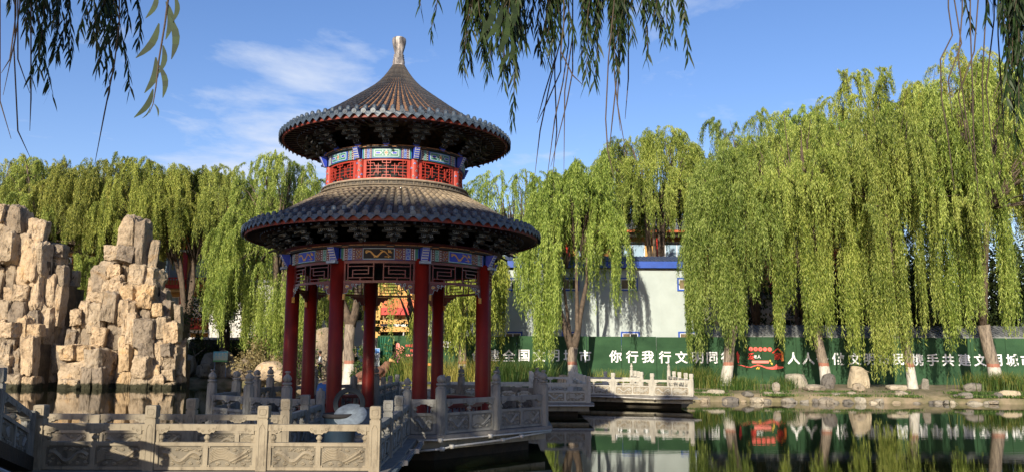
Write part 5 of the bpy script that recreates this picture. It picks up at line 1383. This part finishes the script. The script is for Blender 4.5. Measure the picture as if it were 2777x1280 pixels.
# left side
willow((gx(750,60),60,.6), topz(700,385,60), 4.3, 41, 'bright willow trailing over the bank left of the pavilion', lo=1.6, skirts=((655,700,960,58),(700,790,1000,57),(790,850,980,56),(600,650,860,58.5)), npf=95, nst=38, trunk_r=.42, group='willows on the left bank')
willow((gx(575,66),68,.6), topz(560,430,67), 4.2, 42, 'willow behind the left bank with a gap over the white building', lo=9.8, npf=52, rag=(.85,1.3), leafm='leaf_far', group='willows on the left bank')
GR = 'willows in a row behind the rockery'
for i, (px, Y, py, rc, lb) in enumerate(((-60,69,405,5.2,'willow behind the rockery, at the left edge'),(95,68,402,5.0,'willow behind the gap between the two rockeries'),(240,69,408,5.0,'willow behind the spired rockery, left of its peak'),(385,68,408,4.8,'willow right behind the peak of the spired rockery'),(500,69,428,4.4,'willow between the rockery and the bright willow'))):
    willow((gx(px,Y),Y,.6), topz(px,py,Y), rc, 50+i, lb, lo=3.6 if px < 200 else 9.0, npf=78, nst=36, leafm='leaf_far', group=GR, trunk_r=.4, rag=(.35,1.75) if px < 200 else (.85,1.3))
for i, (px, Y, py) in enumerate(((20,75,415),(320,76,415),(1000,66,520))):
    willow((gx(px,Y),Y,.6), topz(px,py,Y), 6.0, 60+i, ('hazy willow in the back row at the left edge','hazy willow in the back row behind the rockery peak','willow crown half hidden by the pavilion roof')[i], lo=11.0, npf=70, rag=(.9,1.2), leafm='leaf_far', group='background willows')
# bare twisted dark tree near the sign
def broadtree(loc, H, Rc, seed, label, leafm='leaf_dark', name='garden_tree', npf=30, leaf=.22, lo=.35, dens=180, tr=.22, multi=3, group=None, cat='tree'):
    rg = np.random.default_rng(seed); t = empty(name, loc, 0, label, cat, group); tb = MB(); tips = []
    for m_ in range(multi):
        dx, dy = rg.uniform(-.25,.25,2); tb.tube([(dx*.5,dy*.5,-.3),(dx,dy,H*.12),(dx*1.8+.05,dy*1.5,H*.28),(dx*3,dy*3,H*.42)], [tr,tr*.85,tr*.7,tr*.55], 8)
        for i in range(4):
            a = rg.uniform(0,2*PI); tip = (Rc*.6*math.cos(a)+dx*3, Rc*.6*math.sin(a)+dy*3, H*rg.uniform(.6,.92)); tips.append(tip)
            tb.tube(limb_path((dx*3,dy*3,H*.40), tip, rg, n=4), [tr*.5,tr*.36,tr*.26,tr*.18,tr*.08], 6)
    tb.build('trunk', M['bark_dark'], t, True)
    P = []
    for i in range(npf):
        a = rg.uniform(0,2*PI); rho = math.sqrt(rg.uniform(0,1)); z = H*(lo+(1-lo)*rg.uniform(.1,1)*(1-rho**2*.6)); c = np.array([Rc*rho*math.cos(a), Rc*rho*math.sin(a), z])
        P.append(c+rg.normal(0, Rc*.16, (int(dens*rg.uniform(.5,1.4)),3)))
    P = np.concatenate(P); m = len(P); d = rg.normal(0,1,(m,3)); d /= np.linalg.norm(d,axis=1)[:,None]; q = np.cross(d, rg.normal(0,1,(m,3))); q /= np.linalg.norm(q,axis=1)[:,None]
    l = leaf*rg.uniform(.6,1.2,(m,1)); V = np.stack([P, P+d*l*.5+q*l*.28, P+d*l, P+d*l*.5-q*l*.28], 1)
    quads_object('crown', V, M[leafm], t); return t
broadtree((gx(605,63.5),63.5,.6), 8.2, 3.0, 71, 'dark twisted tree with a forked pale trunk behind the cyan sign', npf=34, tr=.30)
broadtree((gx(1110,56),56,.6), 8.5, 2.6, 72, 'dark bare looking tree in front of the red parapet', npf=14, dens=90)
broadtree((gx(2190,53),54,.6), 10, 3.4, 73, 'dark leafy tree in front of the right ochre building', npf=22, dens=90)
broadtree((gx(2420,53),55,.6), 9, 3.6, 74, 'second dark leafy tree behind the shed', npf=38)
broadtree((gx(2620,50),53.5,.6), 9, 3.8, 75, 'dark leafy tree behind the rightmost willow trunk', npf=46)
broadtree((gx(1060,47),46.8,.6), 2.4, .9, 76, 'low dark shrub under the netting', 'grassy', 'shrub', 12, .12, .1, 120, .05, 2, None, 'shrub')
broadtree((gx(985,47.2),46.6,.6), 2.6, .7, 77, 'leafy shrub beside the information poster', 'grassy', 'shrub', 12, .14, .1, 120, .05, 2, None, 'shrub')
broadtree((gx(700,57),57.4,.7), 2.3, 1.9, 78, 'dry straw coloured bush on the tan boulders', 'straw', 'shrub', 22, .20, .1, 150, .05, 3, None, 'shrub')
broadtree((gx(808,52),52,.6), 2.6, 1.2, 79, 'green bush between the two left columns', 'grassy', 'shrub', 16, .14, .1, 150, .05, 3, None, 'shrub')
for i, px in enumerate((520,560,650,250)):
    broadtree((gx(px,64),64.5,.6), 3.4, 1.6, 80+i, ('dark shrub by the garden wall nearest the rockery','dark shrub left of the cyan sign','dark shrub right of the cyan sign','dark shrub between the two rockeries')[i], 'leaf_dark', 'shrub', 16, .2, .1, 120, .06, 3, None, 'shrub')
for i, (px, Y, H_, R_) in enumerate(((1960,63,9,4.0),(2105,66,7,2.6),(2410,58,9,3.6),(2330,60,8,3.8),(2520,62,11,4.8),(2700,59,10,4.6),(2850,57,10,4.2))):  # dark trees added so gaps between the willow curtains read as deep shade
    broadtree((gx(px,Y),Y,.6), H_, R_, 90+i, ('added dark tree left of the white outbuilding','added dark tree right behind the white outbuilding','added dark tree left of the slim limewashed trunk','added dark tree in the shade right of the ochre building','added dark tree between the two slimmest trunks','added dark tree behind the rightmost trunk','added dark tree at the right edge')[i], npf=52, lo=.12, dens=200, leaf=.3, name='added_dark_tree', group='added dark trees behind the shed')
# grass and reeds
def blades(name, pts, hmin, hmax, mat, seed, w=.02, kind='stuff', label=None, cat=None, bend=.35, group=None):
    rg = np.random.default_rng(seed); P = np.array(pts); m = len(P); h = rg.uniform(hmin, hmax, m)[:,None]; a = rg.uniform(0, 2*PI, m)
    d = np.stack([np.cos(a), np.sin(a), np.zeros(m)], 1); b = rg.uniform(.1, 1, (m,1))*bend*h; wv = np.stack([-np.sin(a+.7), np.cos(a+.7), np.zeros(m)], 1)*w/2
    up = np.array([0,0,1.0]); p1 = P+up*h*.6+d*b*.35; p2 = P+up*h*.95+d*b
    V1 = np.stack([P-wv, P+wv, p1+wv*.8, p1-wv*.8], 1); V2 = np.stack([p1-wv*.8, p1+wv*.8, p2+wv*.1, p2-wv*.1], 1)
    o = quads_object(name, np.concatenate([V1, V2]), mat); return tag(o, label, cat, group, kind)
def shore_y(x):
    for (a, b) in zip(SHORE, SHORE[1:]):
        if a[0] <= x <= b[0]: return a[1]+(b[1]-a[1])*(x-a[0])/(b[0]-a[0])
rg = np.random.default_rng(5)
pts = []
for i in range(22000):
    x = rg.uniform(8.2, 31); y = shore_y(x)+abs(rg.normal(0, .75))+.1
    if math.sin(x*2.1)+math.sin(x*.83+1)+rg.normal(0,.5) > -.2: pts.append((x, y, .42 if y > shore_y(x)+.7 else .28))
blades('bank_grass', pts, .05, .17, M['grassy'], 6, .03, 'stuff', 'low green and yellow grass over the right bank', 'grass')
def clump(px, Y, rx, n, h0, h1, mat, seed, label, name='reed_clump', w=.022, group=None):
    rg = np.random.default_rng(seed); x = gx(px, Y); pts = [(x+rg.normal(0, rx), Y+rg.normal(0, rx*.5), .5) for _ in range(n)]
    return blades(name, pts, h0, h1, mat, seed, w, None, label, 'plant', .5, group)
clump(1890,43.2,.6,1300,.6,1.3,M['grassy'],101,'dark green reed clump at the bridge end')
clump(2010,42.4,.5,600,.35,.8,M['grassy'],102,'green reed clump left below the family emblem')
clump(2125,42.2,.35,350,.4,.8,M['grassy'],103,'thin grass clump in front of the pale rounded boulder')
clump(2705,42.0,.8,1500,.5,1.1,M['grassy'],104,'large green grass clump at the rightmost trunk')
clump(1400,45.0,1.0,1900,.8,1.7,M['grassy'],105,'tall green reeds on the bank right of the last column')
clump(1118,45.6,.42,420,1.0,2.0,M['reed'],106,'yellow reeds in front of the heart display')
clump(1225,45.4,.7,650,.8,1.7,M['reed'],107,'yellow reeds at the foot of the trunk behind the pavilion')
clump(1302,45.0,.45,360,.9,1.8,M['reed'],108,'yellow reeds left of the last column')
clump(1082,45.8,.4,500,.8,1.6,M['grassy'],109,'green reeds below the heart display')
clump(1660,44.6,.55,350,.6,1.1,M['reed'],110,'sparse yellow grass beyond the bright balustrade')
clump(1475,45.4,.3,260,.7,1.4,M['grassy'],111,'thin reeds left of the forked willow')

# ------------------------------------------------------------------ near willows (behind and above the camera); their fronds hang into view
NG = 'near willows overhead'
def frond(V, S, rg, top, bot, n, spread, ll, lw, sp, wob=.05):
    """one hanging bunch from point top to point bot made of n strands"""
    top, bot = np.array(top, float), np.array(bot, float)
    for i in range(n):
        e = bot + np.append(rg.normal(0, spread, 2), 0); f_ = 1-(rg.uniform(0, .65) if i else 0); e = top+(e-top)*f_; st = top+np.append(rg.normal(0, spread*1.2, 2), 0)
        L = np.linalg.norm(e-st); m = max(3, int(L/sp)); t = np.linspace(0, 1, m); ph = rg.uniform(0, 6.28)
        P = st+(e-st)*t[:,None]; P[:,0] += wob*np.sin(t*4+ph)*t; P[:,1] += wob*np.cos(t*3+ph)*t
        S.append(P[::max(1, m//10)])
        a = rg.uniform(0, 2*PI, m); d = np.stack([np.cos(a)*.42, np.sin(a)*.42, -np.ones(m)], 1); d /= np.linalg.norm(d, axis=1)[:,None]
        q = np.cross(d, rg.normal(0,1,(m,3))); q /= np.linalg.norm(q, axis=1)[:,None]; l = (ll*rg.uniform(.6,1.15,m))[:,None]; ww = lw/2
        k1, k2 = d*.30+np.array([0,0,-.0]), None
        p1 = P+d*l*.35; p2 = P+d*l*.75+np.array([0,0,-.05])*l; p3 = P+d*l+np.array([0,0,-.16])*l
        V.append(np.stack([P, p1+q*ww, p1-q*ww, P], 1)); V.append(np.stack([p1-q*ww, p1+q*ww, p2+q*ww*.6, p2-q*ww*.6], 1)); V.append(np.stack([p2-q*ww*.6, p2+q*ww*.6, p3, p3], 1))
def fill_tris(V):
    V = np.concatenate(V); return V
def near_tree(loc, H, Rc, seed, label, bunches, bare, lo=10.6, npf=75, nst=40, big=None, sp=.12):
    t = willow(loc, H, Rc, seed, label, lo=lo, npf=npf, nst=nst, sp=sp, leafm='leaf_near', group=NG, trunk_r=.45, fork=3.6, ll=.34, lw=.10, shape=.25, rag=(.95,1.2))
    rg = np.random.default_rng(seed+1000); V = []; S = []; lb = MB(); L0 = Vector(loc)
    anchor = Vector((0, 0, H*.62))
    for (pxt, pxb, pyb, Y, n, spd) in bunches:
        n = int(n*1.7); spd *= .62
        b = at(pxb, pyb, Y)-L0; tp = at(pxt, -260, Y)-L0
        frond(V, S, rg, tp, b, n, spd, .078, .0115, .012)
        mid = tp.lerp(anchor, .5)+Vector((0,0,1.2)); lb.tube([anchor, mid, tp+Vector((0,0,.15)), tp], [.07,.035,.012,.005], 6)
    for P in bare:
        pts = [at(px, py, Y)-L0 for px, py, Y in P]; up_ = at(P[0][0], -260, P[0][2])-L0
        lb.tube([up_]+pts, [.004*P[0][2]/4]+[.0035*P[0][2]/4]*(len(pts)-1)+[.0012*P[0][2]/4], 5)
        mid = up_.lerp(anchor, .5)+Vector((0,0,1.0)); lb.tube([anchor, mid, up_], [.06,.03,.006], 5)
    if big:
        lb.tube([tuple(at(x*K, y*K, 1.6)-L0) for x, y in ((428,-40),(415,60),(400,150),(392,220),(385,262),(376,285))], [.0022,.002,.0018,.0014,.001,.0006], 5) if seed == 201 else None
        for (px, py, Y, lpx, ang, wr) in big:
            p = np.array(at(px, py, Y)-L0); l = lpx/FPX*Y; d = np.array([math.sin(ang), 0, -math.cos(ang)]); q = np.array([math.cos(ang), .25, math.sin(ang)]); w_ = l*wr
            prev = p
            for k in range(6):
                t0, t1 = k/6, (k+1)/6; cv = lambda t_: p+d*l*t_+q*l*.12*math.sin(t_*PI)+np.array([0,0,-.05])*l*t_*t_; wt = lambda t_: w_*math.sin(PI*min(1, t_*.93+.05))**.8
                V.append(np.array([[cv(t0)-q*wt(t0), cv(t0)+q*wt(t0), cv(t1)+q*wt(t1), cv(t1)-q*wt(t1)]]))
    for P in S:
        lb.tube([tuple(p) for p in P], .0016, 4, None, False)
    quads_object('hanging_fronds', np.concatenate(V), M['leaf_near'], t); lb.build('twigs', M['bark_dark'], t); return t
K = 1.0784
def v2(*a): return [(x*K, y*K, Y) for x, y, Y in a]
near_tree((-13.5,-6.8,.4), 15.9, 5.4, 201, 'near willow whose dark fronds hang into the top left of the view',
    [(115*K,80*K,235*K,4.2,9,.07),(150*K,150*K,150*K,4.4,7,.06),(60*K,45*K,75*K,4.5,3,.05),(270*K,262*K,215*K,4.0,7,.06),(310*K,305*K,110*K,4.2,5,.05),(240*K,225*K,120*K,4.2,3,.04)],
    [v2((300,60,3.6),(288,160,3.6),(262,290,3.6),(238,415,3.6)), v2((50,20,4.5),(35,120,4.5),(45,330,4.5),(75,395,4.5)), v2((40,40,4.6),(25,150,4.6),(3,185,4.6)), v2((0,255,4.5),(28,350,4.5)), v2((78,250,4.4),(75,330,4.4)), v2((38,100,4.5),(8,240,4.5)), v2((45,150,4.5),(75,235,4.5))],
    big=[(x*K, y*K, 1.6, l*K, a, w_) for x, y, l, a, w_ in ((395,-20,75,-.35,.09),(418,5,100,.05,.085),(400,60,105,-.55,.085),(425,40,115,.12,.08),(392,145,95,-.25,.09),(400,165,85,.18,.085),(385,225,85,-.55,.085),(410,115,75,-.1,.09),(440,-10,70,-.02,.09),(388,262,35,.35,.07),(378,270,35,-.6,.05))])
# stem of the big-leaved shoot belongs to the same tree: a thin tube
near_tree((-5.5,-6.8,.4), 16.0, 5.4, 202, 'near willow whose thick fronds hang over the middle of the view',
    [(1080*K,1078*K,92*K,4.4,2,.03),(1195*K,1200*K,200*K,4.0,10,.05),(1240*K,1235*K,130*K,4.0,9,.07),(1290*K,1268*K,300*K,3.8,11,.05),(1300*K,1300*K,180*K,3.9,8,.05),(1325*K,1325*K,80*K,4.2,4,.04),(1385*K,1385*K,160*K,4.2,7,.035),(1415*K,1418*K,110*K,4.2,5,.035),
     (1485*K,1487*K,218*K,4.2,10,.03),(1545*K,1566*K,198*K,4.2,12,.04),(1560*K,1550*K,120*K,4.2,7,.04),(1612*K,1617*K,145*K,4.3,7,.035),(1640*K,1655*K,95*K,4.4,6,.04),(1700*K,1702*K,145*K,4.4,5,.03),(1525*K,1520*K,55*K,4.3,3,.03)],
    [v2((1545,0,3.6),(1530,150,3.6),(1523,300,3.6),(1528,380,3.6),(1545,450,3.6)), v2((1418,60,4.2),(1410,130,4.2),(1440,190,4.2),(1466,215,4.2)), v2((1410,100,4.4),(1385,200,4.4),(1358,330,4.4),(1345,440,4.4)), v2((1430,110,4.4),(1415,210,4.4),(1395,300,4.4),(1375,455,4.4)), v2((1440,90,4.4),(1420,230,4.4),(1418,430,4.4)),
     v2((1395,150,4.4),(1368,240,4.4),(1352,300,4.4)), v2((1440,180,4.4),(1425,260,4.4),(1385,420,4.4)), v2((1555,160,4.4),(1540,300,4.4),(1530,400,4.4)), v2((1560,120,4.4),(1552,260,4.4),(1575,390,4.4)), v2((1580,200,4.4),(1572,300,4.4)), v2((1535,60,4.4),(1548,220,4.4),(1560,330,4.4)), v2((1410,180,4.5),(1375,260,4.5),(1350,310,4.5)), v2((1395,190,4.5),(1400,330,4.5),(1390,440,4.5))],
    big=[(x*K, y*K, 2.0, l*K, a, w_) for x, y, l, a, w_ in ((1240,5,95,-.35,.085),(1262,15,100,-.45,.085),(1275,35,110,-.25,.075),(1285,0,75,.05,.09),(1285,90,75,-.1,.08),(1280,120,60,-.5,.09),(1215,40,60,-.1,.09))])
near_tree((9.0,-7.0,.4), 14.0, 5.0, 203, 'near willow whose thin fronds hang down the right edge of the view',
    [(2535*K,2560*K,345*K,4.0,8,.045),(2530*K,2545*K,180*K,4.0,7,.05),(2420*K,2440*K,60*K,4.2,4,.03),(2575*K,2580*K,260*K,4.0,6,.05),(2490*K,2500*K,60*K,4.2,3,.03),(2560*K,2572*K,100*K,4.2,4,.03)],
    [v2((2385,20,4.2),(2395,90,4.2),(2365,150,4.2),(2368,250,4.2),(2382,330,4.2),(2400,480,4.2)), v2((2420,30,4.2),(2410,150,4.2),(2430,300,4.2),(2460,460,4.2)), v2((2440,60,4.2),(2445,200,4.2),(2448,330,4.2),(2460,500,4.2)), v2((2480,20,4.2),(2470,200,4.2),(2475,380,4.2)), v2((2500,50,4.2),(2480,220,4.2),(2500,420,4.2)), v2((2400,0,4.2),(2418,110,4.2),(2385,200,4.2),(2395,300,4.2)), v2((2510,90,4.2),(2520,250,4.2),(2528,400,4.2)), v2((2460,0,4.2),(2450,130,4.2),(2410,240,4.2),(2440,390,4.2))])

# ------------------------------------------------------------------ statue, people
def skin_figure(name, joints, edges, radii, mat, parent, sub=2):
    me = bpy.data.meshes.new(name); me.from_pydata(joints, edges, []); o = bpy.data.objects.new(name, me); col.objects.link(o); o.parent = parent
    m = o.modifiers.new('skin', 'SKIN'); m.use_smooth_shade = True
    for i, r_ in enumerate(radii):
        sv = me.skin_vertices[0].data[i]; sv.radius = (r_, r_) if not isinstance(r_, tuple) else r_
    me.skin_vertices[0].data[0].use_root = True
    s = o.modifiers.new('sub', 'SUBSURF'); s.levels = sub; s.render_levels = sub; me.materials.append(mat); return o
stm = simple('reddish_stone', (.22,.10,.06), (.13,.06,.04), 5, .85, .6, 12, .03)
bird = empty('bird_statue', (at(1035,1000,45.8).x,45.8,.6), 0, 'red brown carved bird of prey statue with its beak turned right, behind the columns', 'statue')
skin_figure('body', [(-1.0,0,.35),(-.5,0,.55),(-.1,0,.55),(.15,0,.75),(.28,0,1.0),(.34,0,1.22),(-1.35,0,.25)], [(0,1),(1,2),(2,3),(3,4),(4,5),(0,6)], [(.36,.36),(.48,.48),(.45,.45),(.32,.32),(.24,.24),(.20,.20),(.15,.15)], stm, bird)
mb = MB(); mb.tube([(.40,0,1.27),(.56,0,1.24),(.68,0,1.18),(.70,0,1.10)], [.12,.08,.05,.012], 8); mb.build('beak', simple('beak_stone', (.55,.32,.13), (.42,.24,.1), 5, .8), bird, True)
mb = MB(); mb.tube([(-1.2,-.36,.35),(-.6,-.48,.62),(-.1,-.42,.66),(.15,-.30,.72)], [.10,.26,.24,.10], 8); mb.tube([(-1.2,.36,.35),(-.6,.48,.62),(-.1,.42,.66),(.15,.30,.72)], [.10,.26,.24,.10], 8); mb.build('wing', stm, bird, True)
MB().lathe([(.9,-.05),(.85,.12),(.5,.2)], 10, (-.4,0,0)).build('plinth', M['rock_grey'], bird)
skin = simple('skin', (.55,.30,.19), (.5,.27,.17), 4, .55); hair = simple('hair', (.012,.01,.01), (.02,.018,.016), 10, .6)
def person(loc, rz, sc, joints, edges, radii, top, trousers, label, mats):
    p = empty('person', loc, rz, label, 'person'); p.scale = (sc,)*3; return p
# standing visitor in a white top: one continuous body, clothes as children
pl = at(868, 1000, 53.5)
pA = empty('person', (pl.x,53.5,.6), R(-80), 'person in a white top and dark trousers standing behind the second column from the left', 'person')
pA.scale = (1.0,1.0,1.0)
J = [(0,0,.95),(0,0,1.15),(0,-.01,1.36),(0,-.02,1.48),(0,-.03,1.58),(.09,0,.90),(.10,-.02,.50),(.10,.02,.08),(.10,-.14,.03),(-.09,0,.90),(-.10,.0,.50),(-.10,.03,.08),(-.10,-.12,.03),
     (.19,-.01,1.40),(.22,-.02,1.13),(.18,-.20,1.02),(.15,-.28,1.03),(-.19,-.01,1.40),(-.22,-.02,1.13),(-.18,-.20,1.02),(-.15,-.28,1.03)]
Ed = [(0,1),(1,2),(2,3),(3,4),(0,5),(5,6),(6,7),(7,8),(0,9),(9,10),(10,11),(11,12),(2,13),(13,14),(14,15),(15,16),(2,17),(17,18),(18,19),(19,20)]
Ra = [.13,.12,.13,.055,.06,.09,.065,.045,.04,.09,.065,.045,.04,.055,.042,.034,.035,.055,.042,.034,.035]
skin_figure('body', J, Ed, Ra, skin, pA)
def head(parent, c, s=1.0):
    mb = MB(); prof = [(.012,-.115),(.05,-.11),(.068,-.07),(.078,-.02),(.08,.03),(.07,.08),(.04,.112),(.01,.12)]
    mb.lathe([(r*s, z*s) for r, z in prof], 16); mb.v = [(x, y*1.15, z) for x, y, z in mb.v]
    mb.box((0,-.095*s,-.005*s), (.022*s,.03*s,.04*s)); mb.box((.082*s,0,-.01*s), (.012*s,.03*s,.05*s)); mb.box((-.082*s,0,-.01*s), (.012*s,.03*s,.05*s))
    o = mb.build('face', skin, parent, True); o.location = c
    for x in (-.03,.03): e = MB().lathe([(.008*s,-.005),(.008*s,.005)], 6).build('eye', hair, o); e.location = (x*s,-.088*s,.01*s)
    m_ = MB().box((0,-.087*s,-.055*s), (.04*s,.01*s,.01*s)).build('mouth', M['brown'], o)
    mb = MB(); mb.lathe([(r*s*1.1, z*s) for r, z in ((.075,.0),(.084,.04),(.078,.09),(.045,.128),(.01,.136))], 16); mb.v = [(x, y*1.15+.012*s, z) for x, y, z in mb.v]
    mb.box((0,.06*s,-.01*s), (.14*s,.07*s,.10*s)); h = mb.build('hair', hair, parent, True); h.location = c
head(pA, (0,-.035,1.66))
wt = simple('white_cloth', (.75,.77,.78), (.66,.68,.70), 6, .8); dk = simple('dark_cloth', (.02,.022,.03), (.03,.03,.04), 6, .8)
skin_figure('top', [(0,0,.93),(0,0,1.15),(0,-.01,1.38),(.19,-.01,1.41),(.22,-.02,1.13),(.19,-.14,1.05),(-.19,-.01,1.41),(-.22,-.02,1.13),(-.19,-.14,1.05)], [(0,1),(1,2),(2,3),(3,4),(4,5),(2,6),(6,7),(7,8)], [.155,.145,.15,.075,.06,.052,.075,.06,.052], wt, pA)
skin_figure('trousers', [(0,0,.95),(.09,0,.88),(.10,-.02,.50),(.10,.02,.12),(-.09,0,.88),(-.10,0,.50),(-.10,.03,.12)], [(0,1),(1,2),(2,3),(0,4),(4,5),(5,6)], [.145,.11,.085,.065,.11,.085,.065], dk, pA)
for s_ in (-1, 1): MB().box((s_*.10,-.05,.045), (.10,.27,.08)).build('shoe', wt, pA)
# seated visitor in blue bending forward on the bench
pB = empty('person', (-4.66,20.95,.96), R(155), 'person in a blue striped jacket bending forward on the bench behind the front left column', 'person')
den = simple('blue_jacket', (.025,.09,.26), (.05,.15,.36), 9, .8)
J = [(0,0,.12),(0,-.10,.32),(0,-.26,.50),(0,-.36,.54),(.10,-.10,.10),(.12,-.48,.06),(.12,-.46,-.36),(.12,-.60,-.38),(-.10,-.10,.10),(-.12,-.48,.06),(-.12,-.46,-.36),(-.12,-.60,-.38),
     (.19,-.24,.46),(.22,-.42,.26),(.14,-.55,.16),(-.19,-.24,.46),(-.22,-.42,.26),(-.14,-.55,.16)]
Ed = [(0,1),(1,2),(2,3),(0,4),(4,5),(5,6),(6,7),(0,8),(8,9),(9,10),(10,11),(2,12),(12,13),(13,14),(2,15),(15,16),(16,17)]
skin_figure('body', J, Ed, [.13,.13,.12,.055,.09,.075,.05,.04,.09,.075,.05,.04,.055,.045,.035,.055,.045,.035], skin, pB)
skin_figure('jacket', [(0,.02,.10),(0,-.08,.32),(0,-.24,.50),(.19,-.23,.47),(.22,-.41,.27),(.16,-.52,.19),(-.19,-.23,.47),(-.22,-.41,.27),(-.16,-.52,.19)], [(0,1),(1,2),(2,3),(3,4),(4,5),(2,6),(6,7),(7,8)], [.18,.19,.17,.08,.065,.055,.08,.065,.055], den, pB)
skin_figure('trousers', [(0,0,.10),(.10,-.10,.09),(.12,-.48,.05),(.12,-.46,-.32),(-.10,-.10,.09),(-.12,-.48,.05),(-.12,-.46,-.32)], [(0,1),(1,2),(2,3),(0,4),(4,5),(5,6)], [.15,.11,.095,.07,.11,.095,.07], dk, pB)
head(pB, (0,-.46,.58))
for s_ in (-1, 1): MB().box((s_*.12,-.52,-.385), (.10,.26,.07)).build('shoe', dk, pB)
print('objects', len(bpy.data.objects))

rg = np.random.default_rng(77); P = []
for i in range(420):
    x = rg.uniform(1.5, 24); y = shore_y(x)-abs(rg.normal(0, 3.2))-.3
    if y > 8 and not (0 < x < 8.6 and y > 29.5): P.append((x, y, .006))
P = np.array(P); m = len(P); a = rg.uniform(0, 6.28, m); l = rg.uniform(.05, .12, (m,1)); d = np.stack([np.cos(a), np.sin(a), np.zeros(m)], 1)*l; q = np.stack([-np.sin(a), np.cos(a), np.zeros(m)], 1)*l*.22
quads_object('fallen_leaves', np.stack([P, P+d*.5+q, P+d, P+d*.5-q], 1), M['straw'])
tag(bpy.data.objects['fallen_leaves'], 'scattered small fallen leaves floating on the pond', 'leaves', None, 'stuff')
